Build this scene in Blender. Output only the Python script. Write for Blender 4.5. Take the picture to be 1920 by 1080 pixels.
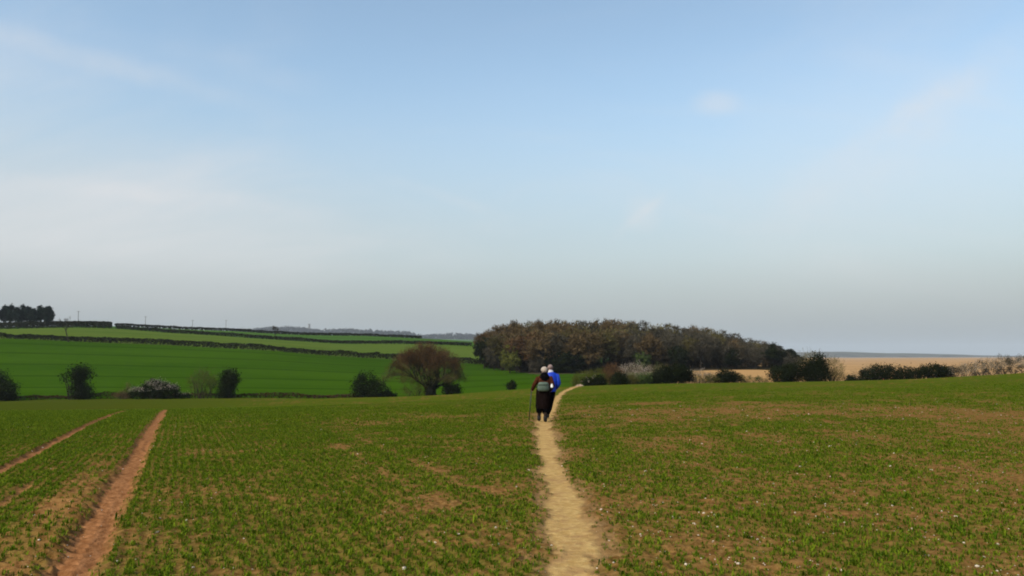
import bpy, math, random
import numpy as np
from mathutils import Vector, Matrix

for o in list(bpy.data.objects):
    bpy.data.objects.remove(o, do_unlink=True)
SC = bpy.context.scene
COL = SC.collection
R = math.radians

# ------------------------------------------------------------------ camera
F = 1500.0                      # focal length in photo pixels (1920 wide)
CAMZ = 1.6
HORIZON_V = 666.0
PITCH = math.atan((HORIZON_V - 540.0) / F)
cam_data = bpy.data.cameras.new('camera')
cam_data.sensor_width = 36.0
cam_data.lens = 36.0 * F / 1920.0
cam_data.clip_start = 0.1
cam_data.clip_end = 60000.0
cam = bpy.data.objects.new('camera', cam_data)
cam.location = (0, 0, CAMZ)
cam.rotation_euler = (math.pi / 2 + PITCH, 0, 0)
COL.objects.link(cam)
SC.camera = cam

# ------------------------------------------------------------------ sun, sky, exposure
SUN_EL, SUN_AZ = R(41), R(227)  # azimuth clockwise from +Y: the sun stands behind and to the left
SUN_DIR = Vector((math.sin(SUN_AZ) * math.cos(SUN_EL), math.cos(SUN_AZ) * math.cos(SUN_EL), math.sin(SUN_EL)))
sun_data = bpy.data.lights.new('sun', 'SUN')
sun_data.energy = 3.6
sun_data.angle = R(0.6)
sun_data.color = (1.0, 0.92, 0.78)
sun = bpy.data.objects.new('sun', sun_data)
sun.rotation_euler = (-SUN_DIR).to_track_quat('-Z', 'Y').to_euler()
sun.location = (-60, -60, 80)
COL.objects.link(sun)

SC.view_settings.view_transform = 'Standard'
SC.view_settings.look = 'None'
SC.view_settings.exposure = 0.0
SC.view_settings.gamma = 1.0
SC.view_settings.use_curve_mapping = False
SC.cycles.use_denoising = True
SC.cycles.max_bounces = 4
SC.cycles.diffuse_bounces = 2
SC.cycles.glossy_bounces = 2
SC.cycles.transmission_bounces = 3
SC.cycles.transparent_max_bounces = 6
SC.cycles.volume_bounces = 0
SC.cycles.filter_width = 1.9

class NT:
    """small wrapper for node trees"""
    def __init__(self, tree):
        self.t = tree
        tree.nodes.clear()
    def n(self, typ, props=None, **ins):
        nd = self.t.nodes.new(typ)
        for k, v in (props or {}).items():
            setattr(nd, k, v)
        for k, v in ins.items():
            self.set(nd, k, v)
        return nd
    def set(self, nd, key, v):
        if key.startswith('i') and key[1:].isdigit():
            s = nd.inputs[int(key[1:])]
        else:
            s = nd.inputs[key.replace('_', ' ')]
        if isinstance(v, bpy.types.NodeSocket):
            self.t.links.new(v, s)
        else:
            s.default_value = v
    def link(self, a, b):
        self.t.links.new(a, b)
    def math(self, op, a, b=0.0, c=0.0, clamp=False):
        nd = self.n('ShaderNodeMath', {'operation': op, 'use_clamp': clamp})
        for i, v in enumerate((a, b, c)):
            self.set(nd, 'i%d' % i, v)
        return nd.outputs[0]
    def vmath(self, op, a, b=(0, 0, 0)):
        nd = self.n('ShaderNodeVectorMath', {'operation': op})
        self.set(nd, 'i0', a)
        self.set(nd, 'i1', b)
        return nd.outputs['Value'] if op in ('DOT_PRODUCT', 'LENGTH') else nd.outputs[0]
    def mix(self, f, a, b, mode='MIX'):
        nd = self.n('ShaderNodeMixRGB', {'blend_type': mode})
        for i, v in enumerate((f, a, b)):
            if i and not isinstance(v, bpy.types.NodeSocket):
                v = (v[0], v[1], v[2], 1.0)
            self.set(nd, 'i%d' % i, v)
        return nd.outputs[0]
    def ramp(self, f, lo, hi, a=0.0, b=1.0):
        nd = self.n('ShaderNodeMapRange', {'interpolation_type': 'SMOOTHSTEP'})
        for i, v in enumerate((f, lo, hi, a, b)):
            self.set(nd, 'i%d' % i, v)
        return nd.outputs[0]
    def noise(self, vec, scale, detail=4.0, rough=0.55, dist=0.0):
        nd = self.n('ShaderNodeTexNoise')
        self.set(nd, 'Vector', vec)
        self.set(nd, 'Scale', scale)
        self.set(nd, 'Detail', detail)
        self.set(nd, 'Roughness', rough)
        self.set(nd, 'Distortion', dist)
        return nd.outputs['Fac']

def ray(u, v):
    """world direction of a photo pixel"""
    cx, cy = (u - 960.0) / F, -(v - 540.0) / F
    c, s = math.cos(PITCH), math.sin(PITCH)
    return (cx, c - cy * s, s + cy * c)

def at(u, v, Y):
    d = ray(u, v)
    t = Y / d[1]
    return Vector((d[0] * t, Y, CAMZ + d[2] * t))

def make_world():
    w = bpy.data.worlds.new('World')
    SC.world = w
    w.use_nodes = True
    T = NT(w.node_tree)
    sky = T.n('ShaderNodeTexSky', {'sky_type': 'NISHITA', 'sun_disc': False, 'sun_elevation': SUN_EL,
                                   'sun_rotation': SUN_AZ, 'altitude': 20.0, 'air_density': 1.0,
                                   'dust_density': 1.2, 'ozone_density': 1.6})
    tc = T.n('ShaderNodeTexCoord')
    d = T.vmath('NORMALIZE', tc.outputs['Generated'])
    sep = T.n('ShaderNodeSeparateXYZ')
    T.link(d, sep.inputs[0])
    zc = T.math('MAXIMUM', sep.outputs[2], 0.0)
    # cloud sheet far overhead: the view direction projected on a flat layer
    k = T.math('DIVIDE', 1.0, T.math('ADD', zc, 0.45))
    p = T.n('ShaderNodeCombineXYZ')
    T.link(T.math('MULTIPLY', sep.outputs[0], k), p.inputs[0])
    T.link(T.math('MULTIPLY', sep.outputs[1], k), p.inputs[1])
    pv = p.outputs[0]
    col = T.mix(1.0, sky.outputs[0], SKY_TINT, 'MULTIPLY')
    # milky air, the same all round
    col = T.mix(T.math('MULTIPLY', T.ramp(zc, 0.36, 0.07), 0.80), col, MILK_COL)
    # thin high cloud: broad veil and drawn-out wisps
    mp = T.n('ShaderNodeMapping')
    T.link(pv, mp.inputs[0])
    mp.inputs['Rotation'].default_value = (0, 0, R(38))
    mp.inputs['Scale'].default_value = (0.9, 2.0, 1.0)
    wisps = T.ramp(T.noise(mp.outputs[0], 1.9, 7.0, 0.58, 0.7), 0.44, 0.72)
    veil = T.ramp(T.noise(pv, 0.55, 5.0, 0.55, 0.3), 0.35, 0.80)
    cl = T.math('ADD', T.math('MULTIPLY', wisps, 0.12), T.math('MULTIPLY', veil, 0.06))
    def puff(u, v, r, strength, sx=1.0):
        """a named cloud bank at a direction in the sky"""
        c = Vector(ray(u, v)).normalized()
        off = T.vmath('SUBTRACT', d, tuple(c))
        off = T.vmath('MULTIPLY', off, (1.0 / sx, 1.0, 1.0))
        off = T.vmath('LENGTH', off)
        nz = T.noise(mp.outputs[0], 2.2, 6.0, 0.6, 0.5)
        g = T.ramp(T.math('ADD', off, T.math('MULTIPLY', T.math('SUBTRACT', nz, 0.5), r * 1.2)), r, r * 0.1)
        return T.math('MULTIPLY', g, strength)
    for a in CLOUD_BANKS:
        cl = T.math('ADD', cl, puff(*a))
    # drawn-out vapour streaks: slices of great circles
    def streak(p, q, width, strength, fade):
        a, b = Vector(ray(*p)).normalized(), Vector(ray(*q)).normalized()
        nrm = a.cross(b).normalized()
        along = (b - a).normalized()
        nz = T.noise(d, 9.0, 5.0, 0.6)
        wob = T.math('MULTIPLY', T.math('SUBTRACT', nz, 0.5), width * 1.6)
        dist = T.math('ABSOLUTE', T.math('ADD', T.vmath('DOT_PRODUCT', d, tuple(nrm)), wob))
        s = T.vmath('DOT_PRODUCT', d, tuple(along))
        ends = T.math('MULTIPLY', T.ramp(s, b.dot(along) + 0.02, b.dot(along) - fade), T.ramp(s, a.dot(along) - 0.02, a.dot(along) + fade))
        thick = T.ramp(T.noise(d, 16.0, 5.0, 0.65), 0.25, 0.75, 0.35, 1.0)
        return T.math('MULTIPLY', T.math('MULTIPLY', T.math('MULTIPLY', T.ramp(dist, width, 0.0), ends), thick), strength)
    for a in STREAKS:
        cl = T.math('ADD', cl, streak(*a))
    cl = T.math('MINIMUM', cl, 0.85)
    col = T.mix(cl, col, CLOUD_COL)
    # dusty grey air at the very horizon, the same all round
    col = T.mix(T.math('MULTIPLY', T.ramp(zc, 0.13, 0.0), 0.95), col, HAZE_COL)
    bg = T.n('ShaderNodeBackground')
    T.link(col, bg.inputs[0])
    bg.inputs[1].default_value = SKY_STRENGTH
    out = T.n('ShaderNodeOutputWorld')
    T.link(bg.outputs[0], out.inputs[0])

SKY_STRENGTH = 0.15
SKY_TINT = (1.60, 1.56, 1.36)
CLOUD_COL = (5.25, 5.20, 5.25)
MILK_COL = (3.00, 3.26, 3.36)
HAZE_COL = (2.42, 2.66, 2.76)
STREAKS = [((-400, -50), (540, 206), 0.020, 0.24, 0.16), ((1380, 470), (2050, 20), 0.055, 0.22, 0.12), ((1500, 330), (1900, 100), 0.022, 0.18, 0.10), ((1160, 440), (1245, 365), 0.010, 0.22, 0.02),
           ((700, 330), (960, 410), 0.012, 0.14, 0.06), ((-100, 330), (700, 400), 0.016, 0.20, 0.15), ((300, 90), (620, 170), 0.03, 0.12, 0.08)]
CLOUD_BANKS = [(-40, 440, 0.26, 0.38, 1.9), (420, 500, 0.20, 0.20, 2.0), (1560, 360, 0.24, 0.12, 1.0), (1820, 260, 0.20, 0.08, 1.0),
               (1340, 195, 0.022, 0.30, 2.0), (1205, 405, 0.028, 0.20, 1.0)]
make_world()

# ------------------------------------------------------------------ helpers
def vhash(ix, iy, seed):
    h = (ix.astype(np.int64) * 374761393 + iy.astype(np.int64) * 668265263 + seed * 1442695041) & 0xFFFFFFFF
    h = ((h ^ (h >> 13)) * 1274126177) & 0xFFFFFFFF
    h = (h ^ (h >> 16)) & 0xFFFFFFFF
    return h.astype(np.float64) / 4294967295.0

def vnoise(x, y, seed=0):
    ix, iy = np.floor(x), np.floor(y)
    fx, fy = x - ix, y - iy
    fx, fy = fx * fx * (3 - 2 * fx), fy * fy * (3 - 2 * fy)
    a, b = vhash(ix, iy, seed), vhash(ix + 1, iy, seed)
    c, d = vhash(ix, iy + 1, seed), vhash(ix + 1, iy + 1, seed)
    return (a * (1 - fx) + b * fx) * (1 - fy) + (c * (1 - fx) + d * fx) * fy

def fbm(x, y, seed=0, octv=4):
    s, a, t = 0.0, 0.5, 0.0
    for i in range(octv):
        s = s + a * vnoise(x * 2 ** i + i * 17.3, y * 2 ** i - i * 9.1, seed + i)
        t += a
        a *= 0.5
    return s / t

def sstep(x, a, b):
    t = np.clip((x - a) / (b - a), 0, 1)
    return t * t * (3 - 2 * t)

def mesh_np(name, V, Fc, mats=(), smooth=False, tone=None):
    """a mesh from arrays; Fc is (n,3) or (n,4)"""
    V, Fc = np.asarray(V, dtype=np.float32), np.asarray(Fc, dtype=np.int32)
    k = Fc.shape[1]
    me = bpy.data.meshes.new(name)
    me.vertices.add(len(V))
    me.vertices.foreach_set('co', V.ravel())
    me.loops.add(Fc.size)
    me.loops.foreach_set('vertex_index', Fc.ravel())
    me.polygons.add(len(Fc))
    me.polygons.foreach_set('loop_start', np.arange(0, Fc.size, k, dtype=np.int32))
    me.polygons.foreach_set('loop_total', np.full(len(Fc), k, dtype=np.int32))
    if smooth:
        me.polygons.foreach_set('use_smooth', np.ones(len(Fc), dtype=bool))
    me.update(calc_edges=True)
    for m in mats:
        me.materials.append(m)
    if tone is not None:
        a = me.attributes.new('tone', 'FLOAT', 'POINT')
        a.data.foreach_set('value', np.asarray(tone, dtype=np.float32))
    return me

def link(name, data, parent=None, loc=None):
    o = bpy.data.objects.new(name, data)
    COL.objects.link(o)
    if parent is not None:
        o.parent = parent
    if loc is not None:
        o.location = loc
    return o

def tag(o, label=None, cat=None, group=None, kind=None):
    if label: o['label'] = label
    if cat: o['category'] = cat
    if group: o['group'] = group
    if kind: o['kind'] = kind
    return o

def thing(name, label, cat, loc=(0, 0, 0), group=None):
    return tag(link(name, None, None, loc), label, cat, group)

# ------------------------------------------------------------------ materials
def simple_mat(name, base, rough=0.8, var=0.25, scale=8.0, spec=0.2, bump=0.0):
    m = bpy.data.materials.new(name)
    m.use_nodes = True
    T = NT(m.node_tree)
    tc = T.n('ShaderNodeTexCoord')
    nz = T.noise(tc.outputs['Object'], scale, 4.0)
    k = T.ramp(nz, 0.3, 0.7, 1.0 - var, 1.0 + var)
    col = T.vmath('SCALE', tuple(base))
    T.link(k, col.node.inputs['Scale'])
    b = T.n('ShaderNodeBsdfPrincipled')
    T.link(col, b.inputs['Base Color'])
    b.inputs['Roughness'].default_value = rough
    b.inputs['Specular IOR Level'].default_value = spec
    if bump:
        bp = T.n('ShaderNodeBump')
        bp.inputs['Strength'].default_value = bump
        T.link(nz, bp.inputs['Height'])
        T.link(bp.outputs[0], b.inputs['Normal'])
    o = T.n('ShaderNodeOutputMaterial')
    T.link(b.outputs[0], o.inputs[0])
    return m

def leaf_mat(name, c0, c1, trans=0.2, rough=0.65):
    """leaves and twigs: the colour runs from c0 to c1 with each piece's own tone"""
    m = bpy.data.materials.new(name)
    m.use_nodes = True
    T = NT(m.node_tree)
    at_ = T.n('ShaderNodeAttribute', {'attribute_name': 'tone'})
    oi = T.n('ShaderNodeObjectInfo')
    col = T.mix(at_.outputs['Fac'], c0, c1)
    k = T.math('MULTIPLY_ADD', oi.outputs['Random'], 0.35, 0.82)
    col2 = T.vmath('SCALE', col)
    T.link(k, col2.node.inputs['Scale'])
    b = T.n('ShaderNodeBsdfPrincipled')
    T.link(col2, b.inputs['Base Color'])
    b.inputs['Roughness'].default_value = rough
    b.inputs['Specular IOR Level'].default_value = 0.02
    o = T.n('ShaderNodeOutputMaterial')
    if trans > 0:
        tr = T.n('ShaderNodeBsdfTranslucent')
        T.link(col2, tr.inputs[0])
        mx = T.n('ShaderNodeMixShader')
        mx.inputs[0].default_value = trans
        T.link(b.outputs[0], mx.inputs[1])
        T.link(tr.outputs[0], mx.inputs[2])
        T.link(mx.outputs[0], o.inputs[0])
    else:
        T.link(b.outputs[0], o.inputs[0])
    return m

M = {}
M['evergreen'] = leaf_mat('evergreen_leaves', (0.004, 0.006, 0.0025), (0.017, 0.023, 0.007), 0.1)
M['olive'] = leaf_mat('olive_leaves', (0.035, 0.035, 0.010), (0.12, 0.11, 0.03))
M['ygreen'] = leaf_mat('yellow_green_leaves', (0.045, 0.050, 0.010), (0.13, 0.13, 0.025))
M['green'] = leaf_mat('fresh_green_leaves', (0.020, 0.035, 0.010), (0.070, 0.095, 0.025))
M['brown_twig'] = leaf_mat('brown_twigs', (0.042, 0.029, 0.013), (0.140, 0.095, 0.045), 0.0)
M['red_twig'] = leaf_mat('red_brown_twigs', (0.042, 0.022, 0.010), (0.130, 0.072, 0.034), 0.0)
M['grey_twig'] = leaf_mat('grey_twigs', (0.026, 0.023, 0.016), (0.092, 0.080, 0.054), 0.0)
M['olive_twig'] = leaf_mat('olive_twigs', (0.036, 0.031, 0.010), (0.125, 0.105, 0.038), 0.0)
M['pale_twig'] = leaf_mat('pale_twigs', (0.085, 0.065, 0.040), (0.23, 0.185, 0.125), 0.0)
M['blossom'] = leaf_mat('white_blossom', (0.30, 0.26, 0.22), (0.62, 0.56, 0.50), 0.2)
M['blossom_grey'] = leaf_mat('grey_white_blossom', (0.21, 0.165, 0.13), (0.48, 0.40, 0.33), 0.15)
M['blossom_dull'] = leaf_mat('dull_blossom', (0.14, 0.115, 0.085), (0.36, 0.31, 0.245), 0.15)
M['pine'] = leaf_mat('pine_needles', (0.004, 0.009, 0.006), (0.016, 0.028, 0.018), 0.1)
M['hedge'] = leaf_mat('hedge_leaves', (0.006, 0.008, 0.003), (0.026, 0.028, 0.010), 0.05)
M['bracken'] = leaf_mat('dead_bracken', (0.020, 0.010, 0.006), (0.080, 0.040, 0.020), 0.1)
M['bark'] = simple_mat('bark', (0.030, 0.024, 0.018), 0.95, 0.4, 3.0, 0.1, 0.4)
M['ivy_bark'] = simple_mat('ivy_covered_bark', (0.012, 0.013, 0.008), 0.9, 0.4, 3.0, 0.1, 0.4)
M['pale_bark'] = simple_mat('pale_bark', (0.10, 0.088, 0.070), 0.95, 0.35, 2.0, 0.1, 0.3)
M['far_wood'] = leaf_mat('far_wood_leaves', (0.014, 0.016, 0.012), (0.05, 0.05, 0.034), 0.0)
M['crop'] = leaf_mat('crop_blades', (0.045, 0.095, 0.004), (0.165, 0.215, 0.012), 0.35, 0.6)

# ------------------------------------------------------------------ the lie of the land
CT = []      # x, y, z relative to the eye
def ctl(u, Y, v=None, z=None):
    p = at(u, 666 if v is None else v, Y)
    CT.append((p.x, Y, (p.z - CAMZ) if z is None else z))
for u, z in ((-300, -1.72), (0, -1.68), (480, -1.65), (960, -1.62), (1440, -1.60), (1920, -1.58), (2300, -1.57)):
    ctl(u, 6, z=z)
for u, z in ((-400, -2.0), (0, -1.88), (480, -1.80), (960, -1.74), (1440, -1.68), (1920, -1.64), (2400, -1.62)):
    ctl(u, 12, z=z)
for u, v in ((-500, 824), (0, 809), (480, 799), (1016, 789), (1440, 782), (1920, 774), (2500, 770)):
    ctl(u, 24, v)
for u, v in ((-600, 776), (0, 771), (310, 768), (640, 761), (860, 756.5), (960, 751), (1075, 745), (1400, 738), (1780, 727), (1920, 722), (2600, 718)):
    ctl(u, 50, v)
for u, z in ((-600, -6.3), (0, -6.2), (310, -6.1)):
    ctl(u, 86, z=z)
for u, v in ((640, 752.5), (860, 745), (960, 738), (1060, 732), (1400, 722), (1780, 713), (1920, 706), (2600, 702)):
    ctl(u, 86, v)
for u, v in ((-600, 762), (0, 759.5), (310, 756), (640, 746), (860, 738.5), (960, 730.5), (1075, 724.5)):
    ctl(u, 115, v)
for u, v in ((1200, 720.5), (1400, 718), (1600, 716), (1780, 710), (1920, 701.5), (2600, 697)):
    ctl(u, 120, v)
for u, v in ((-600, 756), (0, 752), (310, 748), (640, 748), (860, 743), (960, 738), (1075, 730)):
    ctl(u, 150, v)
for u, z in ((1200, -6.0), (1400, -6.6), (1600, -7.6), (1780, -7.6), (1920, -7.0), (2600, -7.0)):
    ctl(u, 165, z=z)
for u, v in ((-600, 735), (0, 724), (310, 726), (500, 727), (740, 730), (920, 724), (1020, 718)):
    ctl(u, 190, v)
for u, v in ((-600, 690), (0, 684), (310, 690), (500, 695), (740, 704), (920, 706), (1100, 702), (1300, 697), (1480, 698)):
    ctl(u, 235, v)
for u, v in ((-600, 626), (0, 636), (310, 648), (500, 658), (665, 671), (740, 675), (920, 684), (1100, 690), (1300, 688), (1480, 690)):
    ctl(u, 300, v)
for u, z in ((1650, -10.5), (1800, -10.5), (2400, -10.5)):
    ctl(u, 300, z=z)
for u, v in ((-600, 604), (0, 617), (205, 616), (310, 624), (480, 635), (640, 645), (882, 650), (1050, 668)):
    ctl(u, 430, v)
for u, z in ((1200, -7), (1350, -9), (1550, -12), (2000, -13), (3000, -13)):
    ctl(u, 430, z=z)
for u, v in ((-600, 602), (0, 613), (220, 612), (440, 621), (680, 630), (890, 641), (1050, 658)):
    ctl(u, 560, v)
for u, z in ((1350, -13), (1700, -13), (2500, -13)):
    ctl(u, 700, z=z)
for u, z in ((-600, 12), (0, 12), (440, 10), (900, 4), (1100, -4), (1350, -13), (1700, -13), (2500, -13)):
    ctl(u, 1050, z=z)
for u, z in ((-600, 16), (0, 16), (500, 14), (900, 4), (1100, -8), (1300, -13), (1700, -13), (2500, -13)):
    ctl(u, 2100, z=z)
for u, z in ((-600, 120), (0, 122), (300, 122), (500, 121), (700, 104), (890, 84), (1000, 55), (1100, 20), (1250, -10), (1400, -13), (1700, -13), (2500, -13)):
    ctl(u, 4500, z=z)
for u, z in ((-600, 40), (300, 40), (900, 10), (1200, -13), (1800, -13), (2500, -13)):
    ctl(u, 7000, z=z)
for u, z in ((-600, -13), (0, -13), (960, -13), (1920, -13), (3000, -13)):
    ctl(u, 15000, z=z)
for r, z in ((3, -1.6), (20, -1.7), (120, -1.5), (900, -4), (6000, -13)):
    for a in (100, 140, 180, 220, 260):
        CT.append((r * math.sin(R(a)), r * math.cos(R(a)), z))
CT = np.array(CT)
def warp(x, y):
    r = np.hypot(x, y) + 1e-9
    k = np.log1p(r / 20.0) / r
    return x * k, y * k, 1 + r / 20.0
def _tps(d2):
    return 0.5 * d2 * np.log(d2 + 1e-12)
_px, _py, _pk = warp(CT[:, 0], CT[:, 1])
_n = len(CT)
_A = np.zeros((_n + 3, _n + 3))
_A[:_n, :_n] = _tps((_px[:, None] - _px) ** 2 + (_py[:, None] - _py) ** 2) + np.eye(_n) * 1e-5
_P = np.stack([np.ones(_n), _px, _py], 1)
_A[:_n, _n:] = _P
_A[_n:, :_n] = _P.T
_W = np.linalg.solve(_A, np.concatenate([CT[:, 2] / _pk, np.zeros(3)]))
def terrain(x, y):
    """height of the smooth ground"""
    x, y = np.asarray(x, float), np.asarray(y, float)
    sh = x.shape
    x, y = x.ravel(), y.ravel()
    out = np.empty(len(x))
    for i in range(0, len(x), 20000):
        wx, wy, wk = warp(x[i:i + 20000], y[i:i + 20000])
        K = _tps((wx[:, None] - _px) ** 2 + (wy[:, None] - _py) ** 2)
        out[i:i + 20000] = (K @ _W[:_n] + _W[_n] + _W[_n + 1] * wx + _W[_n + 2] * wy) * wk
    return out.reshape(sh) + CAMZ
def gz(x, y):
    return float(terrain(np.array([x]), np.array([y]))[0])
_YS = np.concatenate([np.linspace(3, 60, 900), np.linspace(60.2, 400, 900)])
def hit(u, v):
    """the point of the ground seen at a photo pixel"""
    d = ray(u, v)
    t = _YS / d[1]
    g = terrain(d[0] * t, _YS)
    below = np.nonzero(CAMZ + d[2] * t < g)[0]
    i = below[0] if len(below) else len(_YS) - 1
    return Vector((d[0] * t[i], _YS[i], g[i]))
def gpt(u, Y):
    """a point on the ground at depth Y under photo column u"""
    x = at(u, 700, Y).x
    return Vector((x, Y, gz(x, Y)))

PATH = [(hit(u, v), w) for u, v, w in ((1082, 1160, 92), (1074, 1080, 88), (1067, 1005, 78), (1060, 940, 66), (1044, 900, 56), (1030, 860, 43),
        (1022, 820, 36), (1018, 795, 31), (1026, 775, 25), (1034, 763, 20), (1042, 752, 15), (1048, 742, 10), (1056, 735, 9), (1068, 730, 9))]
PATH = [(p.x, p.y, w / F * p.y * 0.45) for p, w in PATH]
PATH = [(PATH[0][0] + 0.1, 1.0, PATH[0][2])] + PATH
_e = PATH[-1]
PATH += [(gpt(1084, 107).x, 107.0, 0.26), (gpt(1092, 118).x, 118.0, 0.22)]
_a, _b = hit(128, 1080), hit(306, 772)
TRAM_DIR = Vector((_b.x - _a.x, _b.y - _a.y)).normalized()
TRAM_R = Vector((_a.x, _a.y))
_c = hit(0, 881)
TRAM_L = Vector((_c.x, _c.y))
TRAM_N = Vector((TRAM_DIR.y, -TRAM_DIR.x))     # to the right of the track

def path_dist(x, y):
    best = np.full(x.shape, 1e9)
    half = np.full(x.shape, 0.3)
    for (x0, y0, w0), (x1, y1, w1) in zip(PATH[:-1], PATH[1:]):
        dx, dy = x1 - x0, y1 - y0
        t = np.clip(((x - x0) * dx + (y - y0) * dy) / (dx * dx + dy * dy), 0, 1)
        d = np.hypot(x - x0 - t * dx, y - y0 - t * dy)
        m = d < best
        best = np.where(m, d, best)
        half = np.where(m, w0 + (w1 - w0) * t, half)
    return best, half
def seg_dist(x, y, p, q):
    dx, dy = q.x - p.x, q.y - p.y
    t = np.clip(((x - p.x) * dx + (y - p.y) * dy) / (dx * dx + dy * dy), 0, 1)
    return np.hypot(x - p.x - t * dx, y - p.y - t * dy)
OLD = [(hit(665, 818), hit(985, 950)), (hit(628, 832), hit(850, 960))]

EDGE_U = np.array([-3000, 0, 600, 860, 960, 1075, 1200, 1400, 1700, 1785, 1920, 4000])
EDGE_Y = np.array([152, 152, 152, 150, 138, 112, 117, 124, 125, 121, 114, 100])
def col_u(x, y):
    return 960 + F * x / np.maximum(y, 1e-3) * 1.0035

def field_masks(x, y):
    """what grows where on the near field: path, ruts, crop cover"""
    r = np.hypot(x, y)
    pd, ph = path_dist(x, y)
    wob = (fbm(x * 2.6, y * 1.6, 5) - 0.5) * 0.34 + (fbm(x * 11, y * 6, 6, 3) - 0.5) * 0.22
    path = sstep(pd + wob * np.minimum(1, ph / 0.25), ph + 0.06, ph - 0.07)
    worn = sstep(pd + wob * 1.6, ph + 0.24, ph - 0.04)
    s = (x - TRAM_R.x) * TRAM_N.x + (y - TRAM_R.y) * TRAM_N.y
    tt = (x - TRAM_R.x) * TRAM_DIR.x + (y - TRAM_R.y) * TRAM_DIR.y
    sl = (x - TRAM_L.x) * TRAM_N.x + (y - TRAM_L.y) * TRAM_N.y
    jag = (fbm(x * 2.5, y * 2.5, 8) - 0.5) * 0.20 + (fbm(x * 9, y * 7, 9, 3) - 0.5) * 0.18
    rut = sstep(np.abs(s + jag * 0.75), 0.25, 0.10)
    lug = sstep(np.abs(s + 0.50 + jag), 0.36, 0.16)
    rutl = sstep(np.abs(sl + jag * 0.6), 0.21, 0.08)
    gate = (y > -5) & (y < 60)
    rut, lug, rutl = rut * gate, lug * gate * sstep(tt, 14, 5), rutl * gate
    rut_in = sstep(np.abs(s + 1.22 + jag * 0.3), 0.09, 0.03) * gate * sstep(tt, 10, 4)
    big = fbm(x * 0.16, y * 0.11, 21, 4)
    mid = fbm(x * 1.1, y * 0.55, 22, 4)
    fine = fbm(x * 3.5, y * 3.5, 23, 3)
    # the crop is thicker on the left, thin and gappy on the right
    side = sstep(s, 14.0, 0.5)
    cover = 0.55 + 0.39 * side + (big - 0.5) * 0.55 + (mid - 0.5) * 0.95 + (fine - 0.5) * 0.6 + (fbm(x * 9, y * 9, 24, 2) - 0.5) * 0.7 - 0.16 * sstep(s, 5, 9) * sstep(r, 22, 7)
    cover = np.where(s < -0.8, cover + 0.12, cover)
    for p, q in OLD:
        cover = cover - 0.36 * sstep(seg_dist(x, y, p, q) + (fine - 0.5) * 0.4, 0.17, 0.02)
    cover = cover * (1 - 0.6 * worn * sstep(y, 200, 40)) * (1 - path)
    cover = cover * (1 - rut) * (1 - rutl) * (1 - 0.12 * lug) * (1 - 0.8 * rut_in)
    return dict(path=path, worn=worn, rut=np.maximum(rut, rutl), lug=lug, rut_in=rut_in, s=s, tt=tt, cover=np.clip(cover, 0, 1), r=r)

ROW = 0.14
def fine_relief(x, y, m):
    """clods, drill rows, ruts and tread marks, fading out with distance"""
    near = sstep(m['r'], 34, 9)
    z = (fbm(x * 12, y * 12, 31, 3) - 0.5) * 0.045 * near
    z += (fbm(x * 1.3, y * 1.3, 33, 3) - 0.5) * 0.07 * sstep(m['r'], 60, 15)
    z += 0.005 * np.cos(2 * np.pi * m['s'] / ROW) * near * sstep(m['s'], 8, 3) * (1 - m['path']) * (1 - m['rut']) * sstep(m['r'], 14, 7)
    z = z * (1 - 0.75 * np.maximum(m['path'], m['rut']))
    z -= 0.035 * m['worn'] * sstep(m['r'], 70, 20) + 0.065 * m['rut'] * sstep(m['r'], 80, 25) + 0.03 * m['rut_in'] * near
    z += 0.050 * m['lug'] * near * np.clip(np.sin(2 * np.pi * (m['tt'] * 1.0 + 0.35 * m['s']) / 0.27) * 1.4, -1, 1)
    z += 0.024 * m['rut'] * near * np.sin(2 * np.pi * (m['tt'] - 0.9 * np.abs(m['s'])) / 0.24)
    return z

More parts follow.
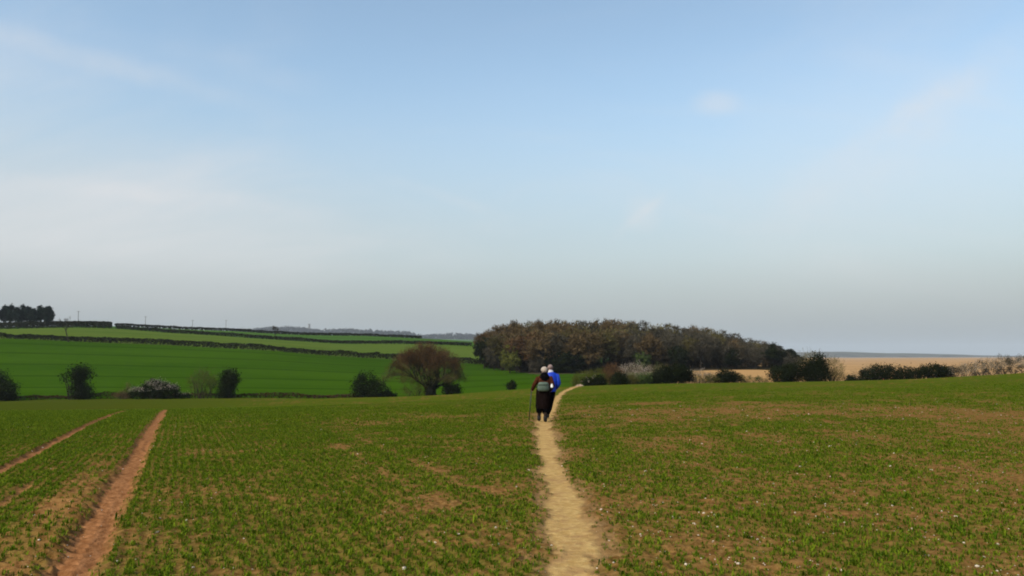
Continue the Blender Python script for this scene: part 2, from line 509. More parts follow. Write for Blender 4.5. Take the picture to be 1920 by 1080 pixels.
def ground_mats():
    m = bpy.data.materials.new('crop_field_soil')
    m.use_nodes = True
    T = NT(m.node_tree)
    geo = T.n('ShaderNodeNewGeometry')
    pos = geo.outputs['Position']
    A = lambda n: T.n('ShaderNodeAttribute', {'attribute_name': n}).outputs['Fac']
    n1 = T.noise(pos, 1.6, 6.0, 0.62)
    n2 = T.noise(pos, 11.0, 5.0, 0.65)
    n3 = T.noise(pos, 26.0, 3.0, 0.7)
    nb = T.noise(pos, 0.08, 5.0, 0.6)
    soil = T.mix(T.ramp(n2, 0.3, 0.72), (0.085, 0.040, 0.010), (0.270, 0.140, 0.046))
    soil = T.mix(T.math('MULTIPLY', T.ramp(n1, 0.35, 0.7), 0.4), soil, (0.185, 0.108, 0.034))
    soil = T.mix(T.math('MULTIPLY', T.ramp(n3, 0.56, 0.72), 0.55), soil, (0.36, 0.23, 0.10))
    soil = T.mix(T.math('MULTIPLY', T.ramp(n3, 0.44, 0.30), 0.6), soil, (0.060, 0.028, 0.008))
    # seedlings too small to stand as blades of their own
    grn = T.mix(T.ramp(n2, 0.3, 0.7), (0.034, 0.066, 0.003), (0.074, 0.106, 0.006))
    grn = T.mix(T.math('MULTIPLY', T.ramp(nb, 0.38, 0.66), 0.5), grn, (0.080, 0.084, 0.008))
    grn = T.mix(T.math('MULTIPLY', A('hollow_dark'), 0.75), grn, (0.036, 0.052, 0.003))  # left-hand dip: denser, darker crop, with lens vignetting painted into the green
    gf = T.math('ADD', A('green'), T.math('MULTIPLY', T.math('SUBTRACT', n2, 0.5), 0.5), clamp=True)
    base = T.mix(T.math('MULTIPLY', T.ramp(gf, 0.15, 0.85), 0.94), soil, grn)
    rutc = T.mix(T.ramp(n2, 0.3, 0.75), (0.165, 0.068, 0.025), (0.345, 0.160, 0.068))
    base = T.mix(A('rut'), base, rutc)
    pathc = T.mix(T.ramp(n2, 0.3, 0.75), (0.34, 0.207, 0.070), (0.52, 0.35, 0.138))
    pathc = T.mix(T.math('MULTIPLY', T.ramp(T.noise(pos, 4.2, 5.0, 0.65), 0.44, 0.68), 0.75), pathc, (0.30, 0.172, 0.075))
    base = T.mix(T.math('MULTIPLY', A('worn'), 0.35), base, (0.30, 0.20, 0.10))
    base = T.mix(A('path'), base, pathc)
    b = T.n('ShaderNodeBsdfPrincipled')
    T.link(base, b.inputs['Base Color'])
    b.inputs['Roughness'].default_value = 0.95
    b.inputs['Specular IOR Level'].default_value = 0.0
    bp = T.n('ShaderNodeBump')
    bp.inputs['Strength'].default_value = 0.7
    bp.inputs['Distance'].default_value = 0.03
    T.link(T.math('ADD', n2, T.math('MULTIPLY', n3, 0.5)), bp.inputs['Height'])
    T.link(bp.outputs[0], b.inputs['Normal'])
    o = T.n('ShaderNodeOutputMaterial')
    T.link(b.outputs[0], o.inputs[0])
    M['soil'] = m

    def field(name, c0, c1, line=None, lc=(0, 0, 0), scale=0.05):
        m = bpy.data.materials.new(name)
        m.use_nodes = True
        T = NT(m.node_tree)
        geo = T.n('ShaderNodeNewGeometry')
        pos = geo.outputs['Position']
        mp = T.n('ShaderNodeMapping')
        T.link(pos, mp.inputs[0])
        mp.inputs['Rotation'].default_value = (0, 0, R(-8))
        mp.inputs['Scale'].default_value = (0.25, 1.0, 1.0)
        n1 = T.noise(mp.outputs[0], scale, 6.0, 0.6)
        n2 = T.noise(mp.outputs[0], 0.9, 6.0, 0.7)
        f = T.math('ADD', T.math('MULTIPLY', n1, 0.6), T.math('MULTIPLY', n2, 0.4))
        col = T.mix(T.ramp(f, 0.34, 0.66), c0, c1)
        if line:
            w = T.n('ShaderNodeTexWave', {'wave_type': 'BANDS', 'bands_direction': 'Y', 'wave_profile': 'SIN'})
            T.link(mp.outputs[0], w.inputs['Vector'])
            w.inputs['Scale'].default_value = line
            w.inputs['Distortion'].default_value = 1.2
            w.inputs['Detail'].default_value = 2.0
            w.inputs['Detail Scale'].default_value = 0.05
            col = T.mix(T.math('MULTIPLY', T.ramp(w.outputs['Fac'], 0.93, 1.0), 0.8), col, lc)
        b = T.n('ShaderNodeBsdfPrincipled')
        T.link(col, b.inputs['Base Color'])
        b.inputs['Roughness'].default_value = 0.95
        b.inputs['Specular IOR Level'].default_value = 0.0
        o = T.n('ShaderNodeOutputMaterial')
        T.link(b.outputs[0], o.inputs[0])
        return m
    M['hill'] = field('hill_field_crop', (0.022, 0.058, 0.0012), (0.036, 0.080, 0.0022), 0.0125, (0.017, 0.042, 0.001))
    M['upper'] = field('upper_field_crop', (0.056, 0.095, 0.012), (0.088, 0.122, 0.020))
    M['top'] = field('top_field_crop', (0.036, 0.088, 0.013), (0.056, 0.108, 0.020))
    M['marsh'] = field('dry_marsh_reeds', (0.29, 0.165, 0.062), (0.44, 0.26, 0.11), None, (0, 0, 0), 0.012)
    M['rough'] = field('rough_pasture', (0.045, 0.070, 0.009), (0.09, 0.10, 0.018), None, (0, 0, 0), 0.1)
    M['floor'] = field('woodland_floor', (0.030, 0.024, 0.014), (0.07, 0.055, 0.03), None, (0, 0, 0), 0.1)
    M['sea'] = simple_mat('grey_sea', (0.12, 0.15, 0.17), 0.35, 0.2, 0.002, 0.5)
ground_mats()

def wood_zone(u, y):
    return (u > 925) & (u < 1500) & (y > 243) & (y < 345) & (y > 243 + 40 * sstep(u, 1010, 930))

def build_ground():
    # rows: closely spaced where the eye looks down at the soil, then ever wider to the horizon
    inv = np.linspace(1 / 4.6, 1 / 150.0, 330)
    rows = np.concatenate([[0.3, 0.8, 1.4, 2.0, 2.6, 3.2, 3.7, 4.1, 4.4], 1 / inv, np.geomspace(152, 700, 90), np.geomspace(725, 16000, 60)])
    az = np.concatenate([np.linspace(-180, -44, 40)[:-1], np.degrees(np.arctan(np.linspace(math.tan(R(-44)), math.tan(R(44)), 1060))), np.linspace(44, 180, 40)[1:-1]])
    nr, nc = len(rows), len(az)
    rr, aa = np.meshgrid(rows, np.radians(az), indexing='ij')
    # rows follow lines of equal depth in front, circles behind
    k = 1 / np.maximum(np.cos(aa), 0.71)
    x, y = rr * k * np.sin(aa), rr * k * np.cos(aa)
    z = terrain(x, y)
    m = field_masks(x, y)
    u = col_u(x, y)
    front = y > 1.0
    edge = np.where(front, np.interp(u, EDGE_U, EDGE_Y), 200.0)
    dd = np.where(front, y, rr)
    near_f = dd < edge
    z = z + np.where(dd < 105, fine_relief(x, y, m), 0)
    V = np.stack([x, y, z], -1).reshape(-1, 3)
    i, j = np.meshgrid(np.arange(nr - 1), np.arange(nc), indexing='ij')
    jn = (j + 1) % nc
    Q = np.stack([i * nc + j, i * nc + jn, (i + 1) * nc + jn, (i + 1) * nc + j], -1).reshape(-1, 4)
    c = lambda a: a.ravel()[Q].mean(1)
    fx, fy, fr = c(x), c(y), c(rr)
    fu = col_u(fx, fy)
    ffront = fy > 1.0
    fd = np.where(ffront, fy, fr)
    fedge = np.where(ffront, np.interp(fu, EDGE_U, EDGE_Y), 200.0)
    reg = np.full(len(Q), 0)                      # 0 crop field
    far = fd > fedge
    h2 = 303.0
    h3 = np.interp(fu, [205, 1000], [432, 440])
    reg[far & (fd <= h2)] = 3                     # hill field
    reg[far & (fd > h2) & (fd <= h3)] = 4         # upper field
    reg[far & (fd > h3)] = 5                      # top field
    mx = np.interp(fd, [100, 180, 250, 345, 500, 1500, 16000], [1075, 1265, 1285, 1285, 1250, 1230, 1150])
    right = far & ffront & (fu > mx)
    reg[right] = 6                                # marsh
    reg[far & ffront & (fu > 1060) & (fd < 150)] = 7   # rough ground behind the thicket
    reg[far & ffront & wood_zone(fu, fy)] = 8
    reg[far & ffront & (fd > 4300) & (fu > 1190)] = 9
    reg[far & (fd > 9000)] = 9
    crop = reg == 0
    pm, rm = c(m['path']), c(m['rut'])
    reg[crop & (pm > 0.5) & ffront] = 1
    sd = c(m['s'])
    reg[crop & (rm > 0.5) & ffront & (fd < 75)] = np.where(sd < -0.9, 10, 2)[crop & (rm > 0.5) & ffront & (fd < 75)]
    # one set of normals for the whole sheet, so that its pieces meet without a seam
    P = V[Q]
    fn = np.cross(P[:, 2] - P[:, 0], P[:, 3] - P[:, 1])
    N = np.zeros_like(V)
    for kk in range(4):
        np.add.at(N, Q[:, kk], fn)
    N /= np.linalg.norm(N, axis=1, keepdims=True) + 1e-12
    N[N[:, 2] < 0] *= -1
    r = m['r']
    green = np.clip(m['cover'] * (0.52 + 0.22 * sstep(r, 14, 50)) + 0.40 * sstep(r, 14, 62) - 0.04, 0, 1) * (1 - m['path']) * (1 - m['rut'])
    at_vals = dict(path=m['path'], worn=m['worn'], rut=np.maximum(m['rut'], np.maximum(0.30 * m['lug'], 0.5 * m['rut_in'])), green=green, hollow_dark=sstep(y, 66, 96) * sstep(u, 760, 120) * front)
    names = {0: ('crop_field', 'soil', 'brown soil of the near field with sprouting green crop rows'),
             1: ('footpath', 'soil', 'narrow sandy footpath trodden through the crop'),
             2: ('tyre_track', 'soil', 'wide reddish tyre rut, the one nearer the footpath'),
             10: ('tyre_track', 'soil', 'thinner reddish tyre rut at the far left of the crop'),
             3: ('hill_field', 'hill', 'bright green crop field rising beyond the valley hedge'),
             4: ('upper_field', 'upper', 'pale green strip of field above the long hedge'),
             5: ('top_field', 'top', 'green hilltop field below the skyline'),
             6: ('marsh', 'marsh', 'dry golden reed marsh along the coast'),
             7: ('rough_ground', 'rough', 'rough green pasture behind the thicket'),
             8: ('woodland_floor', 'floor', 'brown leaf litter under the wood'),
             9: ('sea', 'sea', 'grey sea at the horizon')}
    for kx, (nm, mat, lab) in names.items():
        q = Q[reg == kx]
        if not len(q):
            continue
        ids, inv_ = np.unique(q, return_inverse=True)
        me = mesh_np(nm, V[ids], inv_.reshape(-1, 4), [M[mat]], True)
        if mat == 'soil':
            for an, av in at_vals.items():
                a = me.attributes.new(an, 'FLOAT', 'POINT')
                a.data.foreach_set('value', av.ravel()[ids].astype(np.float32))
        me.normals_split_custom_set_from_vertices(N[ids].tolist())
        tag(link(nm, me), lab, None, None, 'structure')
build_ground()

# ------------------------------------------------------------------ plant building blocks
def slivers(rng, P, D, length, width):
    """thin three-cornered twigs from points P along directions D"""
    n = len(P)
    L = length * rng.uniform(0.6, 1.4, (n, 1))
    W = width * rng.uniform(0.6, 1.4, (n, 1))
    side = np.cross(D, rng.normal(size=(n, 3)))
    side /= np.linalg.norm(side, axis=1, keepdims=True) + 1e-9
    V = np.stack([P - side * W * 0.5, P + side * W * 0.5, P + D * L], 1).reshape(-1, 3)
    return V, np.arange(n * 3).reshape(-1, 3)

def leaves(rng, P, Nn, size, flat=0.6):
    """small four-cornered leaf sprays at P, facing roughly along Nn"""
    n = len(P)
    nn = Nn + rng.normal(size=(n, 3)) * flat
    nn /= np.linalg.norm(nn, axis=1, keepdims=True) + 1e-9
    a = np.cross(nn, rng.normal(size=(n, 3)))
    a /= np.linalg.norm(a, axis=1, keepdims=True) + 1e-9
    b = np.cross(nn, a)
    s = size * rng.uniform(0.5, 1.4, (n, 1))
    t = s * rng.uniform(0.4, 0.8, (n, 1))
    V = np.stack([P - a * s, P - b * t + nn * s * 0.2, P + a * s, P + b * t - nn * s * 0.15], 1).reshape(-1, 3)
    return V, np.arange(n * 4).reshape(-1, 4)

def lobed(rng, lobes, n, clump, per=28, shell=0.45, ragged=(0.86, 1.10)):
    """points gathered in clumps through a body of ellipsoids: positions, outward directions, tones"""
    L = np.array(lobes, float)
    w = (L[:, 3] * L[:, 4] * L[:, 5]) ** (2 / 3)
    m = max(6, n // per)
    li = rng.choice(len(L), m, p=w / w.sum())
    d = rng.normal(size=(m, 3))
    d /= np.linalg.norm(d, axis=1, keepdims=True)
    rad = shell + (1 - shell) * rng.random((m, 1)) ** 0.5
    rad = rad * rng.uniform(ragged[0], ragged[1], (m, 1))
    C = L[li, :3] + d * L[li, 3:6] * rad
    ci = rng.integers(0, m, n)
    P = C[ci] + rng.normal(size=(n, 3)) * clump
    out = (P - L[li[ci], :3]) / L[li[ci], 3:6]
    out /= np.linalg.norm(out, axis=1, keepdims=True) + 1e-9
    tone = np.clip(rng.random(m)[ci] * 0.65 + rng.random(n) * 0.35, 0, 1)
    return P, out, tone

def tubes(segs, sides=5):
    """tapered limbs from (p0, p1, r0, r1)"""
    V, Fq = [], []
    for p0, p1, r0, r1 in segs:
        d = (p1 - p0)
        if d.length < 1e-6:
            continue
        d.normalize()
        a = d.cross(Vector((0.31, 0.9, 0.2))).normalized()
        b = d.cross(a)
        k = len(V)
        for p, r in ((p0, r0), (p1, r1)):
            for i in range(sides):
                t = 2 * math.pi * i / sides
                V.append(tuple(p + a * (math.cos(t) * r) + b * (math.sin(t) * r)))
        for i in range(sides):
            j = (i + 1) % sides
            Fq.append((k + i, k + j, k + sides + j, k + sides + i))
    return np.array(V), np.array(Fq)

def grow(rng, p, d, L, r, lvl, top, segs, tips, up=0.15, spread=0.55, kids=(2, 3), shrink=0.72):
    """a limb and everything that grows from it"""
    n = 3
    pts = [p]
    dd = d.copy()
    for i in range(n):
        dd = (dd + Vector(rng.normal(0, 0.13, 3)) + Vector((0, 0, up * 0.3))).normalized()
        q = pts[-1] + dd * (L / n)
        segs.append((pts[-1], q, r * (1 - 0.35 * i / n), r * (1 - 0.35 * (i + 1) / n), lvl))
        pts.append(q)
    if lvl >= top:
        tips.append((pts[-1], dd))
        tips.append((pts[-2], dd))
        return
    k = int(rng.integers(kids[0], kids[1] + 1))
    for i in range(k):
        ax = dd.cross(Vector(rng.normal(size=3))).normalized()
        nd = (Matrix.Rotation(spread * rng.uniform(0.5, 1.3), 3, ax) @ dd)
        nd.z += up * 0.5
        nd.normalize()
        st = pts[-1] if i < 2 else pts[-2]
        grow(rng, st, nd, L * shrink * rng.uniform(0.8, 1.15), r * 0.58, lvl + 1, top, segs, tips, up, spread, kids, shrink)

def split_tree(segs, cut):
    a = [s[:4] for s in segs if s[4] <= cut]
    b = [s[:4] for s in segs if s[4] > cut]
    return a, b

def cat_meshes(parts):
    """join (V, F) arrays; quads are cut in two when kinds are mixed"""
    Vs, Fs, k = [], [], 0
    for V, Fc in parts:
        if not len(V):
            continue
        if Fc.shape[1] == 4:
            Fc = np.concatenate([Fc[:, [0, 1, 2]], Fc[:, [0, 2, 3]]])
        Vs.append(V)
        Fs.append(Fc + k)
        k += len(V)
    return np.concatenate(Vs), np.concatenate(Fs)

def px(n, Y):
    return n / F * Y

SEED = [100]
def rng_next():
    SEED[0] += 1
    return np.random.default_rng(SEED[0])

def shrub(name, label, cat, u0, u1, vtop, Y, mat, lobes=None, n=None, leaf=0.13, twig=None, group=None, vbase=None, depth=0.8, blossom=None, sink=0.1, stem_mat='bark', shell=0.45):
    """a bush drawn by its outline in the photo, standing at depth Y: lobes are (x, z, rx, rz) in fractions of its width and height"""
    rng = rng_next()
    uc = 0.5 * (u0 + u1)
    base = gpt(uc, Y)
    W = px(u1 - u0, Y)
    H = at(uc, vtop, Y).z - base.z
    lobes = lobes or [(0.0, 0.45, 0.5, 0.5), (-0.25, 0.35, 0.27, 0.36), (0.27, 0.4, 0.25, 0.38)]
    LB = [(x * W, rng.uniform(-0.12, 0.12) * W * depth, z * H, rx * W, rx * W * depth, rz * H) for x, z, rx, rz in lobes]
    root = thing(name, label, cat, base, group)
    n = n or int(np.clip(W * H * 150, 900, 7000))
    if mat == 'evergreen': n = int(n * 1.7)
    parts, tones = [], []
    P, O, tn = lobed(rng, LB, n, 0.07 * min(W, H) + 0.06, 26, shell)
    P[:, 2] = np.maximum(P[:, 2], -0.05)
    if twig:
        D = O * 0.7 + rng.normal(size=O.shape) * 0.5 + np.array([0, 0, 0.45])
        D /= np.linalg.norm(D, axis=1, keepdims=True)
        V, Fc = slivers(rng, P - D * twig[0] * 0.5, D, *twig)
        me = mesh_np('crown', V, Fc, [M[mat]], False, np.repeat(tn, 3))
    else:
        V, Fc = leaves(rng, P, O, leaf)
        me = mesh_np('foliage', V, Fc, [M[mat]], False, np.repeat(tn, 4))
    link('twigs' if twig else 'foliage', me, root)
    if blossom:
        nb, bmat, zlo = blossom
        P, O, tn = lobed(rng, LB, nb * 3, 0.05 * min(W, H) + 0.04, 14, 0.8)
        k = (O[:, 2] > zlo) & (P[:, 2] > 0.2 * H)
        V, Fc = leaves(rng, P[k] + O[k] * 0.1, O[k], 0.07, 0.9)
        link('blossom', mesh_np('blossom', V, Fc, [M[bmat]], False, np.repeat(tn[k], 4)), root)
    # stems from the ground into the body
    segs = []
    for x, y, z, rx, ry, rz in LB:
        for i in range(3):
            a = Vector((x * 0.35 + rng.normal() * 0.08 * W, y * 0.5 + rng.normal() * 0.05 * W, -sink))
            b = Vector((x + rng.normal() * rx * 0.3, y + rng.normal() * ry * 0.3, z + rz * rng.uniform(-0.1, 0.5)))
            m = a.lerp(b, 0.5) + Vector((rng.normal() * 0.1, 0, 0.1 * H))
            r = 0.03 + 0.012 * H
            segs += [(a, m, r, r * 0.7), (m, b, r * 0.7, r * 0.25)]
    V, Fc = tubes(segs, 5)
    link('stem', mesh_np('stem', V, Fc, [M[stem_mat]]), root)
    return root

def hedge(name, label, pts, height, mat, step=0.5, leaf=0.30, thick=1.1, per=None, gaps=None, seed_noise=0.35, group=None, mat2=None):
    """a hedgerow along ground points (u, depth)"""
    rng = rng_next()
    g = [gpt(u, Y) for u, Y in pts]
    seglen = [(b - a).length for a, b in zip(g[:-1], g[1:])]
    tot = sum(seglen)
    n = int(tot * (per or 16))
    t = np.sort(rng.random(n) * tot)
    cum = np.concatenate([[0], np.cumsum(seglen)])
    xs = np.interp(t, cum, [p.x for p in g])
    ys = np.interp(t, cum, [p.y for p in g])
    off = rng.normal(size=n) * thick * 0.45
    ys = ys + off
    hn = 1 + seed_noise * 2 * (fbm(t * 0.22, t * 0 + 3.3, SEED[0], 3) - 0.5) + seed_noise * 1.4 * (fbm(t * 0.06, t * 0 + 7.3, SEED[0] + 9, 2) - 0.5)
    if gaps is not None:
        keep = fbm(t * 0.045, t * 0 + 1.7, SEED[0] + 5, 3) > gaps
        hn = np.where(keep, hn, hn * 0.35)
    hz = height * hn * rng.random(n) ** 0.6 * np.sqrt(np.clip(1 - (off / (thick * 1.5)) ** 2, 0.05, 1))
    base = np.array([0.0, 0.0, 0.0])
    zs = terrain(xs, ys) + hz
    o = np.array([g[0].x, g[0].y, g[0].z])
    P = np.stack([xs, ys, zs], 1) - o
    tn = np.clip(0.6 * fbm(t * 0.5, hz * 1.5, SEED[0] + 2, 2) + 0.5 * rng.random(n) - 0.05, 0, 1)
    up = np.stack([rng.normal(size=n) * 0.4, off * 0.8 - 0.2, np.full(n, 0.8)], 1)
    root = thing(name, label, 'hedge', tuple(o), group)
    V, Fc = leaves(rng, P, up, leaf, 0.8)
    link('foliage', mesh_np('foliage', V, Fc, [M[mat]], False, np.repeat(tn, 4)), root)
    segs = []
    m = int(min(400, tot / 1.4))
    for tt in np.linspace(0.3, tot - 0.3, m):
        x, y = float(np.interp(tt, cum, [p.x for p in g])) - o[0], float(np.interp(tt, cum, [p.y for p in g])) - o[1]
        a = Vector((x, y, 0))
        segs.append((a, a + Vector((rng.normal() * 0.2, rng.normal() * 0.2, height * 0.6)), 0.05, 0.02))
    zz = terrain(np.array([s[0].x + o[0] for s in segs]), np.array([s[0].y + o[1] for s in segs])) - o[2] - 0.1
    segs = [(a + Vector((0, 0, z)), b + Vector((0, 0, z)), r0, r1) for (a, b, r0, r1), z in zip(segs, zz)]
    V, Fc = tubes(segs, 4)
    link('stems', mesh_np('stems', V, Fc, [M['bark']]), root)['kind'] = 'stuff'
    return root

# ------------------------------------------------------------------ far land: coast ridge, blue woods, tower
def far_coast():
    rng = rng_next()
    xs = np.linspace(at(1250, 666, 5200).x, at(2060, 666, 5200).x, 90)
    prof = np.interp(xs, [at(u, 666, 5200).x for u in (1250, 1480, 1560, 1700, 1830, 1980, 2060)], [9, 34, 36, 27, 14, 6, 1])
    V, Fq = [], []
    for i, x in enumerate(xs):
        h = prof[i] * (0.9 + 0.2 * float(vnoise(np.array([x / 130.0]), np.array([0.5]), 3)[0]))
        for (dy, f) in ((-420, -0.02), (-260, 0.45), (-60, 0.92), (120, 1.0), (420, 0.5), (700, -0.02)):
            V.append((x, 5200 + dy, -13 + CAMZ + h * f - 0.3))
    for i in range(len(xs) - 1):
        for j in range(5):
            a = i * 6 + j
            Fq.append((a, a + 6, a + 7, a + 1))
    m = simple_mat('far_dunes', (0.075, 0.070, 0.050), 0.95, 0.35, 0.01, 0.1)
    tag(link('coast_ridge', mesh_np('coast_ridge', V, Fq, [m], True)), 'low grey dune ridge beyond the marsh', None, None, 'structure')

    # the far wood on the skyline reads as one mass
    P, O, TN = [], [], []
    us = np.linspace(430, 905, 120)
    top = np.interp(us, [430, 470, 500, 535, 560, 590, 610, 640, 655, 700, 740, 760, 775, 785, 830, 860, 890, 905],
                    [618, 616, 613, 612, 612, 617, 618, 616, 616, 618, 621, 620, 624, 628, 626, 625, 626, 628])
    for u, vt in zip(us, top):
        for row in range(2):
            Y = 4430 + 160 * row + rng.uniform(-40, 40)
            uu = u + rng.uniform(-3, 3)
            b = gpt(uu, Y)
            zt = at(uu, vt + rng.uniform(-0.6, 1.6), Y).z
            h = max(10.0, zt - b.z)
            p, o_, t_ = lobed(rng, [(b.x, b.y, b.z + h * 0.50, 15, 12, h * 0.5)], 190, 2.4, 12, 0.6)
            P.append(p); O.append(o_); TN.append(t_)
    P, O, TN = np.concatenate(P), np.concatenate(O), np.concatenate(TN)
    V, Fc = leaves(rng, P, O, 3.4)
    tag(link('distant_woods', mesh_np('distant_woods', V, Fc, [M['far_wood']], False, np.repeat(TN, 4))), 'blue hazy woods along the far skyline', 'woods', None, 'stuff')

    b = gpt(578, 4480)
    zt = at(578, 607, 4480).z
    h = zt - b.z
    st = simple_mat('tower_stone', (0.16, 0.15, 0.14), 0.9, 0.2, 0.5)
    t = thing('tower', 'tiny grey tower rising above the far blue woods', 'tower', b)
    def box(name, x0, x1, y0, y1, z0, z1, mat):
        V = [(x, y, z) for z in (z0, z1) for x, y in ((x0, y0), (x1, y0), (x1, y1), (x0, y1))]
        return link(name, mesh_np(name, V, [(3, 2, 1, 0), (4, 5, 6, 7), (0, 1, 5, 4), (1, 2, 6, 5), (2, 3, 7, 6), (3, 0, 4, 7)], [mat]), t)
    box('shaft', -4.6, 4.6, -4.6, 4.6, -2, h - 4.4, st)
    box('parapet', -5.4, 5.4, -5.4, 5.4, h - 4.397, h - 1.8, st)
    for sx in (-1, 1):
        for sy in (-1, 1):
            box('pinnacle', sx * 4.6 - 0.7, sx * 4.6 + 0.7, sy * 4.6 - 0.7, sy * 4.6 + 0.7, h - 1.797, h, st)
far_coast()

# ------------------------------------------------------------------ hedges on the hill
hedge('hedge', 'long dark hedge dividing the bright hill field from the paler strip above', [(-420, 300), (-120, 301), (0, 303), (310, 303), (500, 303), (665, 303), (740, 303), (830, 303), (938, 298)], 2.0, 'hedge', leaf=0.30, per=80, gaps=0.30, thick=1.0)
hedge('hedge', 'tall dark skyline hedge in front of the pines', [(-420, 426), (-120, 428), (0, 430), (100, 431), (206, 432)], 3.5, 'hedge', leaf=0.42, per=130, thick=1.4, seed_noise=0.16)
hedge('hedge', 'thin straight hedge across the hill, behind the round bare tree\'s foot', [(214, 434), (330, 434), (480, 435), (640, 436), (760, 437), (884, 438)], 1.8, 'hedge', leaf=0.40, per=55, thick=1.0, seed_noise=0.25)
hedge('hedge', 'hedge along the skyline running on from the pines towards the blue woods', [(212, 540), (320, 548), (440, 556), (560, 560), (700, 564), (790, 566)], 1.9, 'hedge', leaf=0.45, per=50, thick=1.0, seed_noise=0.2)
hedge('hedge', 'low reddish bracken bank at the foot of the hill field', [(-420, 153), (-120, 153), (0, 153), (150, 153), (310, 153), (450, 153), (600, 152.5), (690, 152), (740, 151.5)], 0.9, 'bracken', leaf=0.14, per=110, thick=0.7, seed_noise=0.55)

# ------------------------------------------------------------------ pines, bare trees and poles on the skyline
def pine(u, vtop, w, Y, label):
    rng = rng_next()
    b = gpt(u, Y)
    h = at(u, vtop, Y).z - b.z
    W = px(w, Y)
    t = thing('pine_tree', label, 'tree', b, 'pines on the hilltop')
    LB = [(rng.uniform(-.1, .1) * W, rng.uniform(-.1, .1) * W, h * f, W * 0.5 * s, W * 0.5 * s, h * 0.16) for f, s in ((0.42, 0.8), (0.55, 1.0), (0.70, 0.95), (0.82, 0.75), (0.90, 0.45))]
    P, O, tn = lobed(rng, LB, 3600, 0.42, 26, 0.35)
    V, Fc = leaves(rng, P, O, 0.42)
    link('crown', mesh_np('crown', V, Fc, [M['pine']], False, np.repeat(tn, 4)), t)
    p0, p1, p2 = Vector((0, 0, -0.2)), Vector((rng.normal() * 0.2, 0, h * 0.5)), Vector((rng.normal() * 0.3, 0, h * 0.92))
    segs = [(p0, p1, 0.30, 0.20), (p1, p2, 0.20, 0.06)]
    for i in range(10):
        q = p1.lerp(p2, rng.random() * 0.9)
        a = rng.uniform(0, 6.28)
        segs.append((q, q + Vector((math.cos(a) * W * 0.35, math.sin(a) * W * 0.35, h * 0.05)), 0.07, 0.02))
    V, Fc = tubes(segs, 6)
    link('trunk', mesh_np('trunk', V, Fc, [M['bark']]), t)
for u, vt, w, Y, lab in ((-22, 571, 30, 492, 'dark pine cut off by the edge of the picture, hilltop clump'),
                         (3, 574, 22, 500, 'thin-topped dark pine at the outer end of the hilltop clump'),
                         (13, 572, 20, 480, 'pointed dark pine, second in the hilltop clump'),
                         (28, 578, 22, 470, 'lower dark pine between two taller ones in the clump'),
                         (41, 574, 26, 486, 'broad dark pine in the middle of the hilltop clump'),
                         (57, 580, 24, 474, 'lower dark pine filling the dip in the hilltop clump'),
                         (71, 575, 22, 490, 'dark rounded pine, second from the open end of the clump'),
                         (84, 577, 22, 478, 'dark domed pine standing last in the clump, towards the poles')):
    pine(u, vt, w, Y, lab)

def bare_tree(name, label, u, vtop, Y, width, mat, lean=0.0, spread=0.5, trunk_h=0.28, r=0.16, seed=1, limbs=5, top=4, nsl=5, sl=(0.8, 0.05), bark='bark', group=None, vb=None):
    rng = np.random.default_rng(seed)
    b = gpt(u, Y)
    h = at(u, vtop, Y).z - b.z
    segs, tips = [], []
    p0, p1 = Vector((0, 0, -0.2)), Vector((lean * h, 0, trunk_h * h))
    segs += [(p0, p0.lerp(p1, 0.5), r * 1.4, r * 1.1, 0), (p0.lerp(p1, 0.5), p1, r * 1.1, r, 0)]
    for i in range(limbs):
        a = 2 * math.pi * (i + rng.uniform(-.3, .3)) / limbs
        tilt = rng.uniform(0.25, 1.0) * spread * 1.6
        d = Vector((math.cos(a) * math.sin(tilt) + lean, math.sin(a) * math.sin(tilt), math.cos(tilt))).normalized()
        grow(rng, p1, d, h * 0.26, r * 0.6, 1, top, segs, tips, 0.12, spread)
    zt = max(t[0].z for t in tips) + sl[0] * 0.5
    xw = max(abs(t[0].x - lean * h) for t in tips) + sl[0] * 0.3
    kz, kx = (h) / zt, px(width, Y) * 0.5 / xw
    sc = lambda p: Vector((p.x * kx, p.y * kx, p.z * kz))
    segs = [(sc(s[0]), sc(s[1]), s[2], s[3], s[4]) for s in segs]
    tips = [(sc(t[0]), t[1]) for t in tips]
    t = thing(name, label, 'tree', b, group)
    A, B = split_tree(segs, 1)
    V, Fc = tubes(A, 7)
    link('trunk', mesh_np('trunk', V, Fc, [M[bark]]), t)
    P = np.repeat(np.array([tuple(q[0]) for q in tips]), nsl, 0)
    D = np.repeat(np.array([tuple(q[1]) for q in tips]), nsl, 0)
    P = P + rng.normal(size=P.shape) * sl[0] * 0.22
    D = D + rng.normal(size=D.shape) * 0.55
    D /= np.linalg.norm(D, axis=1, keepdims=True)
    V1, F1 = slivers(rng, P - D * sl[0] * 0.4, D, *sl)
    V2, F2 = tubes(B, 3)
    V, Fc = cat_meshes([(V1, F1), (V2, F2)])
    tn = np.concatenate([np.repeat(np.clip(rng.random(len(P)) * 0.6 + 0.3, 0, 1), 3), np.full(len(V2), 0.15)])
    link('crown', mesh_np('crown', V, Fc, [M[mat]], False, tn), t)
    return t
bare_tree('bare_tree', 'bare leaning tree on the long hedge, below the pines', 126, 592, 300, 30, 'grey_twig', lean=-0.18, spread=0.55, trunk_h=0.42, r=0.18, seed=5, limbs=4, top=3, nsl=4, sl=(0.7, 0.05))
bare_tree('bare_tree', 'round-crowned bare tree standing alone on the hilltop field', 514, 610, 452, 19, 'grey_twig', spread=0.6, trunk_h=0.3, r=0.16, seed=8, limbs=6, top=4, nsl=7, sl=(0.7, 0.07))

